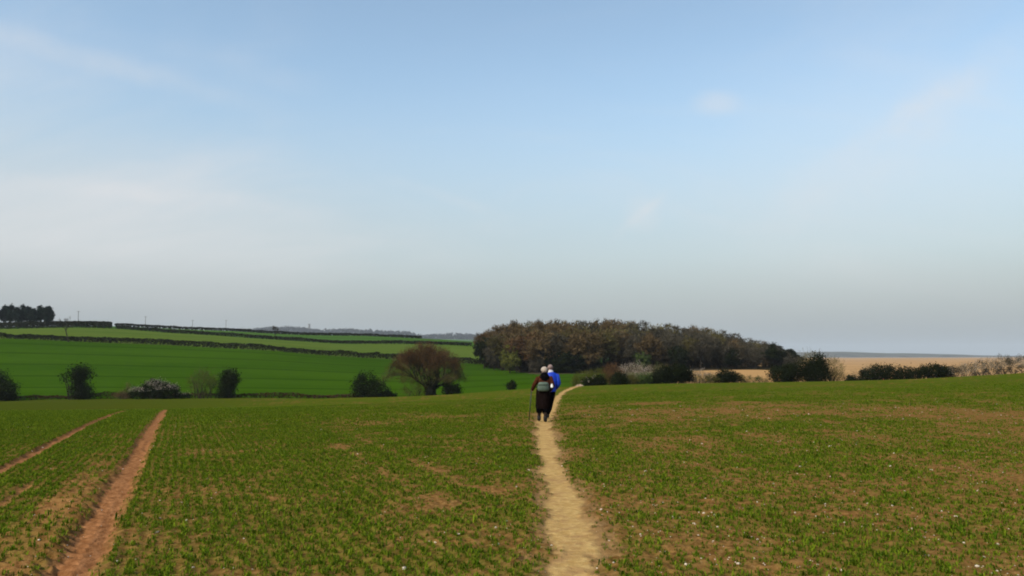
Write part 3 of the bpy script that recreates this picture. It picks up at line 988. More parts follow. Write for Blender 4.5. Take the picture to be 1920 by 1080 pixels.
def utility_pole(u, vtop, Y, label):
    b = gpt(u, Y)
    h = at(u, vtop, Y).z - b.z
    t = thing('utility_pole', label, 'pole', b, 'utility poles on the skyline')
    wd = M['pole']
    V, Fc = tubes([(Vector((0, 0, -0.3)), Vector((0, 0, h)), 0.16, 0.12)], 8)
    link('pole', mesh_np('pole', V, Fc, [wd]), t)
    V, Fc = tubes([(Vector((-0.9, 0.14, h - 0.4)), Vector((0.9, 0.14, h - 0.4)), 0.07, 0.07)], 4)
    link('crossarm', mesh_np('crossarm', V, Fc, [wd]), t)
    for x in (-0.8, 0.0, 0.8):
        V, Fc = tubes([(Vector((x, 0.14, h - 0.36)), Vector((x, 0.14, h - 0.16)), 0.05, 0.03)], 6)
        link('insulator', mesh_np('insulator', V, Fc, [wd]), t)
M['pole'] = simple_mat('weathered_pole', (0.10, 0.085, 0.07), 0.9, 0.2, 2.0)
for u, vt, Y, lab in ((142, 583, 470, 'tallest utility pole, nearest to the pine clump'),
                      (269, 593, 575, 'utility pole on the skyline, second along from the pines'),
                      (358, 600, 640, 'small utility pole, third along from the pines'),
                      (421, 600, 690, 'farthest utility pole, beside the start of the blue woods')):
    utility_pole(u, vt, Y, lab)

# ------------------------------------------------------------------ the wood
def wood():
    rng = rng_next()
    sky_u = [895, 910, 940, 975, 1020, 1070, 1100, 1150, 1190, 1240, 1300, 1350, 1380, 1420, 1450, 1475, 1495]
    sky_v = [640, 622, 610, 604, 601, 604, 600, 598, 605, 608, 614, 620, 630, 640, 646, 655, 668]
    protos = {}
    def proto(mat, k, evergreen):
        key = (mat, k)
        if key in protos:
            return protos[key]
        r = np.random.default_rng(900 + k * 31 + sum(map(ord, mat)))
        lob = [(0, 0, 0.62, 0.30, 0.30, 0.37)] + [(r.uniform(-.2, .2), r.uniform(-.2, .2), r.uniform(0.36, 0.80), 0.18, 0.18, 0.16) for _ in range(6)]
        P, O, tn = lobed(r, lob, 3800, 0.026, 20, 0.30, (0.93, 1.02))
        if evergreen:
            V, Fc = leaves(r, P, O, 0.024)
            me = mesh_np('crown', V, Fc, [M[mat]], False, np.repeat(tn, 4))
        else:
            D = O * 0.8 + r.normal(size=O.shape) * 0.5 + np.array([0, 0, 0.35])
            D /= np.linalg.norm(D, axis=1, keepdims=True)
            V, Fc = slivers(r, P - D * 0.03, D, 0.050, 0.014)
            me = mesh_np('crown', V, Fc, [M[mat]], False, np.repeat(tn, 3))
        segs, tips = [], []
        p1 = Vector((r.normal() * 0.01, r.normal() * 0.01, 0.34))
        segs.append((Vector((0, 0, -0.02)), p1, 0.018, 0.013, 0))
        for i in range(5):
            a = 2 * math.pi * i / 5 + r.uniform(-.4, .4)
            d = Vector((math.cos(a) * 0.42, math.sin(a) * 0.42, 1)).normalized()
            grow(r, p1, d, 0.22, 0.010, 1, 2, segs, tips, 0.2, 0.5)
        V, Fc = tubes([s[:4] for s in segs], 5)
        tr = mesh_np('trunk', V, Fc, [M['bark']])
        protos[key] = (me, tr)
        return protos[key]
    labs = {'brown_twig': 'brown bare-twigged tree in the domed wood beyond the field',
            'red_twig': 'russet bare-twigged tree in the domed wood beyond the field',
            'grey_twig': 'grey-brown bare tree in the domed wood beyond the field',
            'olive_twig': 'olive-brown budding tree in the domed wood beyond the field',
            'evergreen': 'dark evergreen tree in the thin end of the wood'}
    def put(u, Y, vt, mat, k, wpx=None, label=None, low=0.0):
        b = gpt(u, Y)
        h = at(u, vt, Y).z - b.z
        W = px(wpx, Y) / 0.66 if wpx else max(h, 9.0) * rng.uniform(1.1, 1.45)
        ev = mat in ('evergreen', 'green', 'ygreen', 'pine')
        cr, tr = proto(mat, k, ev)
        t = thing('woodland_tree', label or labs[mat], 'tree', b, 'trees of the domed wood')
        t.rotation_euler.z = rng.uniform(0, 6.28)
        t.scale = (W, W, h)
        c = link('crown', cr, t)
        if low:
            c.location.z = -low
        link('trunk', tr, t)
    rows = [(252, 30, 0.80), (266, 29, 0.88), (280, 28, 0.95), (296, 27, 1.0), (314, 26, 1.0)]
    NTH = 'first second third fourth fifth sixth seventh eighth ninth tenth eleventh twelfth thirteenth fourteenth fifteenth sixteenth seventeenth eighteenth nineteenth twentieth'.split()
    NTH += ['twenty-' + w for w in NTH[:9]]
    ROWN = ['front row', 'second row', 'middle row', 'fourth row', 'rear row']
    KIND = {'brown_twig': 'brown bare-twigged', 'red_twig': 'russet bare-twigged', 'grey_twig': 'grey-brown bare', 'olive_twig': 'olive-brown budding', 'evergreen': 'dark evergreen'}
    for ri, (Y0, du, f) in enumerate(rows):
        nth = 0
        u = 906 + rng.uniform(0, 12) + (26 if ri < 2 else 0)
        while u < 1492:
            Y = Y0 + rng.uniform(-5, 5) + (22 * max(0, 1 - (u - 905) / 110.0) if ri < 3 else 0)
            vs = float(np.interp(u, sky_u, sky_v))
            vb = 694.0
            vt = vb - (vb - vs + 5) * f * rng.uniform(0.965, 1.005)
            right = (u - 1180) / 300.0
            q = rng.random()
            if u > 1440:
                mat = 'evergreen' if q < 0.6 else 'grey_twig'
            elif u > 1190:
                mat = 'grey_twig' if q < 0.55 else ('olive_twig' if q < 0.8 else 'brown_twig')
            else:
                mat = 'brown_twig' if q < 0.48 else ('red_twig' if q < 0.64 else ('olive_twig' if q < 0.88 else 'grey_twig'))
            if vb - vt > 18:
                put(u, Y, vt, mat, int(rng.integers(0, 3)), None, '%s tree in the wood\'s %s, %s from the hill end' % (KIND[mat], ROWN[ri], NTH[nth]), 0.0)
                nth += 1
            u += du * rng.uniform(0.75, 1.2)
    put(908, 276, 620, 'evergreen', 1, 40, 'dark grey-green tree at the wood\'s end nearest the blue hills', 0.12)
    put(926, 270, 617, 'grey_twig', 2, 42, 'dark bare tree, second from the wood\'s end by the hill fields', 0.1)
    put(956, 252, 634, 'ygreen', 1, 44, 'yellow-green tree low on the front of the wood', 0.2)
    put(975, 262, 622, 'ygreen', 2, 34, 'dull yellow-olive tree behind the yellow-green one in the wood', 0.12)
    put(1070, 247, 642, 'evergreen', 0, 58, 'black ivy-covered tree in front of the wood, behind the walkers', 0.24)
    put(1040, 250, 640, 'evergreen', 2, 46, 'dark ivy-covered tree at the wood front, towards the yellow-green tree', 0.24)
    put(1010, 252, 650, 'grey_twig', 1, 46, 'low dark bare tree at the wood front above the walkers', 0.2)
    put(1206, 246, 645, 'green', 1, 34, 'small green leafy tree at the front of the wood', 0.22)
    put(1272, 246, 640, 'evergreen', 1, 38, 'dark ivy-clad tree in the middle of the wood\'s front edge', 0.1)
    put(1372, 247, 646, 'evergreen', 2, 34, 'dark ivy-clad tree under the sloping end of the wood', 0.1)
    put(1448, 258, 642, 'evergreen', 0, 22, 'pointed dark conifer on the sloping end of the wood', 0.0)
wood()

def understory():
    """bare scrub under the trees, shutting off the view through the trunks"""
    rng = rng_next()
    meshes = []
    for k in range(3):
        r = np.random.default_rng(700 + k)
        P, O, tn = lobed(r, [(0, 0, 0.45, 0.5, 0.5, 0.5), (-0.3, 0, 0.3, 0.3, 0.3, 0.35), (0.3, 0.1, 0.35, 0.3, 0.3, 0.35)], 1300, 0.06, 18, 0.2)
        P[:, 2] = np.maximum(P[:, 2], 0)
        D = O * 0.4 + r.normal(size=O.shape) * 0.5 + np.array([0, 0, 0.7])
        D /= np.linalg.norm(D, axis=1, keepdims=True)
        V, Fc = slivers(r, P - D * 0.06, D, 0.16, 0.03)
        segs = [(Vector((r.normal() * 0.08, r.normal() * 0.08, -0.03)), Vector((r.normal() * 0.25, r.normal() * 0.25, 0.6)), 0.012, 0.006) for _ in range(6)]
        Vs, Fs = tubes(segs, 4)
        meshes.append((mesh_np('twigs', V, Fc, [M['dark_twig']], False, np.repeat(tn, 3)), mesh_np('stem', Vs, Fs, [M['bark']])))
    W = 'first second third fourth fifth sixth seventh eighth ninth tenth eleventh twelfth thirteenth fourteenth fifteenth sixteenth seventeenth eighteenth nineteenth twentieth'.split()
    W += ['twenty-' + w for w in W[:9]]
    for row, (Y0, nm) in enumerate(((258, 'front'), (300, 'back'))):
        for i, u in enumerate(np.linspace(925, 1480, 27)):
            u = u + rng.uniform(-5, 5)
            Y = Y0 + rng.uniform(-4, 4) + 22 * max(0, 1 - (u - 905) / 110.0)
            h = rng.uniform(4.0, 5.6) * float(np.interp(u, [925, 990, 1400, 1480], [0.8, 1, 1, 0.7]))
            b = gpt(u, Y)
            t = thing('woodland_bush', 'dark bare scrub under the wood, %s in its %s line from the hill end' % (W[i], nm), 'bush', b, 'scrub under the wood')
            t.scale = (5.2, 5.2, h)
            t.rotation_euler.z = rng.uniform(0, 6.28)
            tw, st = meshes[int(rng.integers(0, 3))]
            link('twigs', tw, t)
            link('stem', st, t)
M['dark_twig'] = leaf_mat('dark_scrub_twigs', (0.012, 0.010, 0.006), (0.045, 0.034, 0.020), 0.0)
understory()

# ------------------------------------------------------------------ the solitary spreading tree
def spreading_tree():
    rng = np.random.default_rng(77)
    Y = 149.0
    b = gpt(808, Y)
    h = at(800, 646, Y).z - b.z
    W = px(66, Y)
    t = thing('spreading_tree', 'wide spreading tree with reddish twigs and thick dark trunk at the valley edge', 'tree', b)
    segs, tips = [], []
    ivy = []
    for i in range(11):
        a = 2 * math.pi * i / 11 + rng.uniform(-.2, .2)
        tilt = (1.10, 0.35, 0.75, 0.2, 0.95)[i % 5] * rng.uniform(0.85, 1.1)
        d = Vector((math.cos(a) * math.sin(tilt), 0.8 * math.sin(a) * math.sin(tilt), math.cos(tilt))).normalized()
        st = Vector((math.cos(a) * 0.55, math.sin(a) * 0.4, 1.4 + rng.uniform(-.2, .6)))
        grow(rng, st, d, 2.6, 0.26, 1, 5, segs, tips, 0.10, 0.50, (3, 3), 0.74)
    P = np.array([tuple(q[0]) for q in tips])
    D = np.array([tuple(q[1]) for q in tips])
    # pull the tips into the flat dome the tree has
    cx, zt = -0.9, h
    def fit(p):
        x, y, z = p[..., 0], p[..., 1], p[..., 2]
        kx = W / np.percentile(np.abs(P[:, 0]), 97)
        kz = (h - 0.4) / np.percentile(P[:, 2], 97)
        x2, y2, z2 = x * kx + cx * np.clip(z * kz / h, 0, 1), y * kx, np.where(z > 1.4, 1.4 + (z * kz - 1.4) * 1.0, z)
        lim = 2.5 + (h - 2.5) * np.sqrt(np.clip(1 - (np.hypot(x2 - cx, y2) / (W * 1.10)) ** 2, 0.03, 1))
        z2 = np.where(z2 > lim, lim - (z2 - lim) * 0.15, z2)
        return np.stack([x2, y2, z2], -1)
    fv = lambda v: Vector(tuple(fit(np.array(tuple(v)))))
    segs = [(fv(s[0]), fv(s[1]), s[2], s[3], s[4]) for s in segs]
    A, B = split_tree(segs, 2)
    trunk = []
    pz = [(0, -0.3, 1.15), (0, 0.5, 0.95), (0, 1.2, 1.0), (0.05, 2.0, 0.85), (0.0, 2.9, 0.45)]
    for (x0, z0, r0), (x1, z1, r1) in zip(pz[:-1], pz[1:]):
        trunk.append((Vector((x0, 0, z0)), Vector((x1, 0, z1)), r0, r1))
    V, Fc = tubes(trunk, 12)
    V2, F2 = tubes(A, 6)
    V, Fc = cat_meshes([(V, Fc), (V2, F2)])
    link('trunk', mesh_np('trunk', V, Fc, [M['ivy_bark']]), t)
    V, Fc = tubes(B, 3)
    link('branches', mesh_np('branches', V, Fc, [M['grey_twig']], False, np.full(len(V), 0.2)), t)
    P = fit(P)
    n = 11
    PP = np.repeat(P, n, 0) + rng.normal(size=(len(P) * n, 3)) * np.array([0.5, 0.5, 0.36])
    DD = np.repeat(D, n, 0) + rng.normal(size=(len(P) * n, 3)) * 0.5 + np.array([0, 0, 0.25])
    DD /= np.linalg.norm(DD, axis=1, keepdims=True)
    V, Fc = slivers(rng, PP - DD * 0.3, DD, 0.62, 0.038)
    tn = np.clip(np.repeat(rng.random(len(P)), n) * 0.5 + rng.random(len(PP)) * 0.4, 0, 1)
    hi = PP[:, 2] > 0.52 * h + rng.normal(size=len(PP)) * 0.6
    Vr = V.reshape(-1, 3, 3)
    link('crown', mesh_np('crown', Vr[hi].reshape(-1, 3), np.arange(hi.sum() * 3).reshape(-1, 3), [M['red_twig']], False, np.repeat(tn[hi], 3)), t)
    fp, fo, ft = lobed(rng, [(cx, 0, 0.60 * h, W * 0.98, W * 0.9, 0.37 * h), (cx - 0.5 * W, 0, 0.47 * h, 0.46 * W, 0.5 * W, 0.22 * h), (cx + 0.52 * W, 0, 0.45 * h, 0.42 * W, 0.5 * W, 0.22 * h)], 9000, 0.22, 14, 0.62, (0.9, 1.03))
    fd_ = fo * 0.7 + rng.normal(size=fo.shape) * 0.5 + np.array([0, 0, 0.3])
    fd_ /= np.linalg.norm(fd_, axis=1, keepdims=True)
    Vf, Ff = slivers(rng, fp - fd_ * 0.3, fd_, 0.60, 0.034)
    up_ = fp[:, 2] > 0.62 * h + rng.normal(size=len(fp)) * 0.5
    Vf = Vf.reshape(-1, 3, 3)
    for sel, mt in ((up_, 'brown_twig'), (~up_, 'olive_twig')):
        link('crown', mesh_np('crown', Vf[sel].reshape(-1, 3), np.arange(sel.sum() * 3).reshape(-1, 3), [M[mt]], False, np.repeat(ft[sel] * 0.8, 3)), t)
    lo = ~hi
    link('crown', mesh_np('crown', Vr[lo].reshape(-1, 3), np.arange(lo.sum() * 3).reshape(-1, 3), [M['olive_twig']], False, np.repeat(tn[lo], 3)), t)
    Pi, Oi, ti = lobed(rng, [(0, 0, 0.9, 1.25, 1.1, 1.2), (0.0, 0, 2.2, 1.3, 1.0, 1.0), (-0.8, 0, 3.1, 0.6, 0.5, 0.8), (0.8, 0, 3.2, 0.6, 0.5, 0.9)], 2600, 0.14, 26, 0.6)
    V, Fc = leaves(rng, Pi, Oi, 0.12)
    link('ivy', mesh_np('ivy', V, Fc, [M['evergreen']], False, np.repeat(ti, 4)), t)
spreading_tree()

# ------------------------------------------------------------------ bushes along the valley
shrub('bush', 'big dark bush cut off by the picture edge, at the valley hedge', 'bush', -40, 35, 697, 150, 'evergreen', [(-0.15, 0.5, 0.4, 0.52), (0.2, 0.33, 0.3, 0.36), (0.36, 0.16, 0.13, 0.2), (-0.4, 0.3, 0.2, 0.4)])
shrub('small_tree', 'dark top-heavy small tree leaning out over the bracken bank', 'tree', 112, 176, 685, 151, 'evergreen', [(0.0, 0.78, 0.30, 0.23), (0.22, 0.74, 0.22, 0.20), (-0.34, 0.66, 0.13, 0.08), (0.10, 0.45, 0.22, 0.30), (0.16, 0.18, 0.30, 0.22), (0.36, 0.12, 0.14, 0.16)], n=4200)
shrub('bush', 'small brown twiggy bush beside the blossoming one', 'bush', 218, 252, 718, 151, 'brown_twig', [(0.1, 0.4, 0.25, 0.6), (-0.2, 0.2, 0.3, 0.3)], twig=(0.5, 0.035))
shrub('blossom_bush', 'low wide bush with white blossom on top, in the valley', 'bush', 244, 350, 713, 151, 'evergreen', [(-0.05, 0.5, 0.26, 0.5), (0.2, 0.4, 0.24, 0.4), (-0.28, 0.3, 0.2, 0.34), (0.4, 0.15, 0.14, 0.2)], blossom=(2600, 'blossom_grey', 0.34))
shrub('bare_bush', 'thin bare bush with see-through olive twigs, left neighbour of a darker one', 'bush', 350, 412, 690, 151, 'olive_twig', [(0.0, 0.55, 0.36, 0.44), (-0.25, 0.5, 0.24, 0.32), (0.28, 0.5, 0.22, 0.34), (0.0, 0.2, 0.25, 0.25)], twig=(0.75, 0.035), n=2300, shell=0.2)
shrub('bush', 'dark upright bush next to the thin bare one', 'bush', 404, 450, 692, 150.5, 'evergreen', [(0.05, 0.72, 0.33, 0.28), (0.3, 0.62, 0.2, 0.18), (-0.05, 0.35, 0.36, 0.36), (-0.1, 0.12, 0.3, 0.18)])
shrub('bush', 'rounded dark green bush standing left of the spreading tree', 'bush', 660, 728, 698, 150, 'evergreen', [(-0.12, 0.55, 0.34, 0.46), (0.2, 0.38, 0.3, 0.36), (-0.3, 0.3, 0.2, 0.32), (0.42, 0.18, 0.14, 0.16)], n=3600)
shrub('bush', 'low dark trailing bush between the rounded bush and the spreading tree', 'bush', 706, 746, 734, 150, 'evergreen', [(0.0, 0.35, 0.5, 0.6)], n=900)
shrub('bush', 'small olive bush at the foot of the spreading tree', 'bush', 752, 802, 711, 148, 'olive', [(-0.1, 0.4, 0.4, 0.5), (0.25, 0.45, 0.25, 0.5)], twig=(0.4, 0.035), n=2200)
shrub('bush', 'black bush tucked against the spreading tree\'s trunk, on the far side of the olive one', 'bush', 828, 864, 712, 147.5, 'evergreen', [(0.1, 0.4, 0.4, 0.45), (-0.2, 0.5, 0.25, 0.5)])
shrub('bush', 'small lone black bush just left of the walkers', 'bush', 949, 968, 714, 128, 'evergreen', [(0.0, 0.4, 0.46, 0.58), (0.1, 0.7, 0.25, 0.28)], n=1500, leaf=0.09)

# ------------------------------------------------------------------ the thicket along the edge of the field
E = lambda u: float(np.interp(u, EDGE_U, EDGE_Y)) + 1.6
shrub('bush', 'yellowish olive bush where the footpath meets the thicket', 'bush', 1072, 1140, 691, E(1100) + 6, 'ygreen', [(-0.1, 0.4, 0.42, 0.42), (0.25, 0.55, 0.28, 0.44), (-0.35, 0.25, 0.2, 0.3)], twig=(0.4, 0.04), n=4200)
shrub('bramble', 'low dark bramble flecked with white, beside the footpath end', 'bush', 1090, 1136, 704, E(1110) + 1, 'evergreen', [(-0.2, 0.35, 0.3, 0.45), (0.2, 0.5, 0.3, 0.5), (0.42, 0.2, 0.12, 0.2)], blossom=(70, 'blossom_grey', 0.0), n=2000, leaf=0.09)
shrub('bush', 'red-brown twiggy bush behind a black square one', 'bush', 1124, 1176, 682, E(1150) + 4, 'red_twig', [(0.0, 0.55, 0.44, 0.45), (-0.2, 0.3, 0.3, 0.35)], twig=(0.4, 0.035), n=3600)
shrub('bush', 'black square-shaped bush in front of the red-brown one', 'bush', 1145, 1176, 697, E(1160) + 0.4, 'evergreen', [(0.0, 0.5, 0.44, 0.5), (-0.2, 0.25, 0.35, 0.3), (0.22, 0.25, 0.3, 0.3)], n=2400, leaf=0.1)
shrub('blossom_bush', 'pale grey blossoming bush right behind the black square one', 'bush', 1160, 1250, 681, E(1200) + 9, 'pale_twig', [(-0.2, 0.5, 0.36, 0.5), (0.25, 0.45, 0.3, 0.42)], twig=(0.4, 0.035), n=3600, blossom=(700, 'blossom_grey', 0.0))
shrub('bush', 'small fresh green bush below the pale blossom', 'bush', 1186, 1224, 702, E(1200), 'green', [(0.0, 0.45, 0.45, 0.5)], n=1800, leaf=0.1)
shrub('bush', 'low pale twiggy scrub between the black square bush and the green one', 'bush', 1166, 1200, 697, E(1180) + 2, 'pale_twig', [(0.0, 0.45, 0.48, 0.5)], twig=(0.35, 0.03), n=1600)
shrub('bush', 'broad dark domed bush in the middle of the thicket', 'bush', 1222, 1300, 684, E(1260) + 1, 'evergreen', [(0.1, 0.5, 0.36, 0.5), (-0.25, 0.4, 0.26, 0.42), (0.3, 0.35, 0.2, 0.36)], n=5200, leaf=0.11)
shrub('bush', 'olive twigs rising behind the broad dark domed bush', 'bush', 1214, 1272, 681, E(1240) + 5, 'olive', [(0.0, 0.5, 0.48, 0.5)], twig=(0.4, 0.035), n=2600)
shrub('bush', 'pale blossom scrub following the broad dark domed bush', 'bush', 1288, 1352, 692, E(1320) + 6, 'pale_twig', [(-0.15, 0.5, 0.35, 0.5), (0.25, 0.4, 0.28, 0.4)], twig=(0.35, 0.03), n=2600, blossom=(300, 'blossom_grey', 0.1))
shrub('bush', 'low olive scrub in front of the pale blossom scrub', 'bush', 1296, 1346, 702, E(1320), 'olive', [(-0.15, 0.4, 0.35, 0.5), (0.25, 0.45, 0.28, 0.5)], twig=(0.3, 0.03), n=2000)
shrub('bush', 'small dark bush before the golden gap at the wood\'s foot', 'bush', 1336, 1388, 692, E(1360) + 0.6, 'evergreen', [(0.0, 0.5, 0.4, 0.5), (-0.2, 0.3, 0.3, 0.34), (0.28, 0.3, 0.24, 0.34)], n=3200, leaf=0.1)
shrub('bush', 'low green scrub in the golden gap, touching the small dark bush', 'bush', 1382, 1414, 702, E(1400) + 0.5, 'olive', [(0.0, 0.45, 0.46, 0.5)], twig=(0.3, 0.03), n=1300)
shrub('bush', 'low pale green scrub in the golden gap, touching the tall dark group', 'bush', 1408, 1442, 703, E(1425) + 0.8, 'green', [(0.0, 0.4, 0.46, 0.5)], twig=(0.3, 0.03), n=1200)
shrub('bush', 'dark green bush opening the tall dark group', 'bush', 1438, 1502, 681, E(1470) + 1, 'evergreen', [(-0.1, 0.45, 0.4, 0.45), (0.25, 0.5, 0.28, 0.48)], n=4800, leaf=0.11)
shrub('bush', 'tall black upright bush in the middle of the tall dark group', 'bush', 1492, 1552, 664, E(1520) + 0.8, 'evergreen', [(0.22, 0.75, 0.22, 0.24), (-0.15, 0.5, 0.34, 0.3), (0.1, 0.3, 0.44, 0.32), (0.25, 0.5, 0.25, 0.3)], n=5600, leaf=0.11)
shrub('bare_bush', 'olive bare tree top rising behind the tall dark group', 'bush', 1494, 1546, 655, E(1520) + 7, 'olive_twig', [(0.0, 0.66, 0.45, 0.34), (0.0, 0.3, 0.35, 0.35)], twig=(0.5, 0.035), n=3000)
shrub('bare_bush', 'rounded olive twig bush closing the tall dark group', 'bush', 1532, 1588, 669, E(1560) + 2, 'olive_twig', [(0.0, 0.55, 0.44, 0.45), (0.0, 0.25, 0.42, 0.3)], twig=(0.45, 0.035), n=3800)
shrub('bush', 'small dark scrub filling the dip after the tall group', 'bush', 1584, 1620, 703, E(1600) + 0.6, 'evergreen', [(-0.1, 0.4, 0.4, 0.5), (0.3, 0.3, 0.25, 0.4)], n=1500, leaf=0.1)
shrub('bush', 'wide dark thorn bush against the golden marsh', 'bush', 1612, 1724, 683, E(1665) + 0.8, 'evergreen', [(0.05, 0.45, 0.36, 0.48), (-0.22, 0.45, 0.26, 0.5), (0.3, 0.4, 0.22, 0.42), (-0.38, 0.3, 0.14, 0.32)], n=6200, leaf=0.11)
shrub('bush', 'pale brown twigs on the shoulder of the wide thorn bush', 'bush', 1596, 1660, 687, E(1630) + 3, 'pale_twig', [(0.0, 0.5, 0.48, 0.5)], twig=(0.4, 0.03), n=1800)
shrub('bush', 'dark bush between the wide thorn bush and the long blossom thicket', 'bush', 1712, 1788, 684, E(1750) + 2.5, 'evergreen', [(0.0, 0.6, 0.36, 0.4), (-0.3, 0.5, 0.2, 0.36), (0.32, 0.55, 0.2, 0.34)], n=4000, leaf=0.11)
shrub('bush', 'low dark olive scrub between the fresh green bush and the black square one', 'bush', 1170, 1198, 703, E(1185) + 0.3, 'olive', [(0.0, 0.45, 0.48, 0.5)], twig=(0.3, 0.035), n=1700)
shrub('bush', 'low dark scrub joining the fresh green bush to the broad domed one', 'bush', 1212, 1240, 704, E(1226) + 0.2, 'evergreen', [(0.0, 0.45, 0.48, 0.5)], n=1400, leaf=0.1)
def thicket():
    rng = rng_next()
    b = gpt(1850, E(1850) + 4)
    t = thing('blossom_thicket', 'long grey-white blossoming thicket sloping up at the right-hand field corner', 'thicket', b)
    LB = []
    for u, vt in ((1775, 690), (1795, 684), (1815, 679), (1838, 674), (1860, 670), (1882, 666), (1904, 667), (1926, 665), (1950, 664), (1975, 663), (2000, 662), (2028, 661), (2056, 660), (2084, 660)):
        Y = E(u) + 3.5 + rng.uniform(-0.5, 1.5)
        g = gpt(u, Y)
        h = at(u, vt + rng.uniform(-1, 2), Y).z - g.z
        LB.append((g.x - b.x, Y - b.y, g.z - b.z + h * 0.45, 1.5, 1.6, h * 0.55))
    P, O, tn = lobed(rng, LB, 13000, 0.2, 24, 0.5)
    D = O * 0.6 + rng.normal(size=O.shape) * 0.5 + np.array([0, 0, 0.5])
    D /= np.linalg.norm(D, axis=1, keepdims=True)
    V, Fc = slivers(rng, P - D * 0.2, D, 0.45, 0.035)
    link('twigs', mesh_np('twigs', V, Fc, [M['grey_twig']], False, np.repeat(tn, 3)), t)
    P, O, tn = lobed(rng, LB, 13000, 0.22, 20, 0.75)
    k = (O[:, 2] > -0.1) & (rng.random(len(O)) < 0.62)
    V, Fc = leaves(rng, P[k], O[k], 0.07, 0.9)
    link('blossom', mesh_np('blossom', V, Fc, [M['blossom_dull']], False, np.repeat(tn[k], 4)), t)
    segs = []
    for L in LB:
        for i in range(4):
            a = Vector((L[0] + rng.normal() * 0.5, L[1] + rng.normal() * 0.4, 0))
            a.z = gz(a.x + b.x, a.y + b.y) - b.z - 0.1
            segs.append((a, Vector((L[0] + rng.normal() * 0.8, L[1] + rng.normal() * 0.6, L[2])), 0.06, 0.02))
    V, Fc = tubes(segs, 5)
    link('stem', mesh_np('stem', V, Fc, [M['bark']]), t)
thicket()

def post_and_mound():
    g = gpt(1656, E(1656) - 0.5)
    t = thing('marker_post', 'tiny reddish post at the foot of the wide thorn bush', 'post', g)
    pm = simple_mat('red_brown_paint', (0.20, 0.055, 0.035), 0.8)
    V, Fc = tubes([(Vector((0, 0, -0.2)), Vector((0, 0, 0.62)), 0.07, 0.07)], 8)
    link('shaft', mesh_np('shaft', V, Fc, [pm]), t)
    V, Fc = tubes([(Vector((0, 0, 0.62)), Vector((0, 0, 0.70)), 0.07, 0.015)], 8)
    link('cap', mesh_np('cap', V, Fc, [pm]), t)
    # pale earth where the path climbs through the thicket
    c = gpt(1086, 112.5)
    rng = rng_next()
    V, Fq = [], []
    nr_, na = 7, 20
    for i in range(nr_ + 1):
        r = i / nr_
        for j in range(na):
            a = 2 * math.pi * j / na
            k = 1 + 0.25 * math.sin(2 * a + 1) + 0.15 * math.sin(5 * a)
            x, y = r * 0.62 * k * math.cos(a), r * 0.45 * k * math.sin(a)
            V.append((x, y, 0.30 * (1 - r * r) * (1 + 0.25 * rng.normal() * (1 - r)) - 0.08 + gz(c.x + x, c.y + y) - c.z))
    for i in range(nr_):
        for j in range(na):
            Fq.append((i * na + j, (i + 1) * na + j, (i + 1) * na + (j + 1) % na, i * na + (j + 1) % na))
    o = link('earth_mound', mesh_np('earth_mound', V, Fq, [simple_mat('pale_earth', (0.27, 0.19, 0.13), 0.95, 0.3, 4.0)], True), None, c)
    tag(o, 'pale bare earth mound where the footpath reaches the thicket', 'mound')
post_and_mound()

# ------------------------------------------------------------------ the two walkers
def loft(rings, sides=14, cap=True):
    """rings (centre, rx, ry, axis): ellipses strung along a line"""
    V, Fq = [], []
    cs = [Vector(r[0]) for r in rings]
    for i, (c, rx, ry, *_x) in enumerate(rings):
        d = (cs[min(i + 1, len(cs) - 1)] - cs[max(i - 1, 0)]).normalized()
        ref = Vector((1, 0, 0)) if abs(d.x) < 0.9 else Vector((0, 0, 1))
        a = (ref - d * ref.dot(d)).normalized()
        b = d.cross(a)
        for j in range(sides):
            t = 2 * math.pi * j / sides
            V.append(tuple(cs[i] + a * (math.cos(t) * rx) + b * (math.sin(t) * ry)))
    for i in range(len(rings) - 1):
        for j in range(sides):
            k = (j + 1) % sides
            Fq.append((i * sides + j, i * sides + k, (i + 1) * sides + k, (i + 1) * sides + j))
    if cap:
        for i, e in ((0, 0), (len(rings) - 1, 1)):
            V.append(tuple(cs[i]))
            q = len(V) - 1
            for j in range(sides):
                k = (j + 1) % sides
                tri = (i * sides + k, i * sides + j, q, q) if e == 0 else (i * sides + j, i * sides + k, q, q)
                Fq.append(tri)
    tri = []
    for f in Fq:
        if f[2] == f[3]:
            tri.append(f[:3])
        else:
            tri += [(f[0], f[1], f[2]), (f[0], f[2], f[3])]
    return np.array(V), np.array(tri)

def part(name, pieces, mat, root, wrinkle=0.0, sub=1):
    V, Fc = cat_meshes(pieces)
    if wrinkle:
        V = V + wrinkle * np.stack([fbm(V[:, 2] * 9 + V[:, 0] * 5, V[:, 1] * 8, 61 + i, 3) - 0.5 for i in range(3)], 1)
    return link(name, mesh_np(name, V, Fc, [mat], True), root)

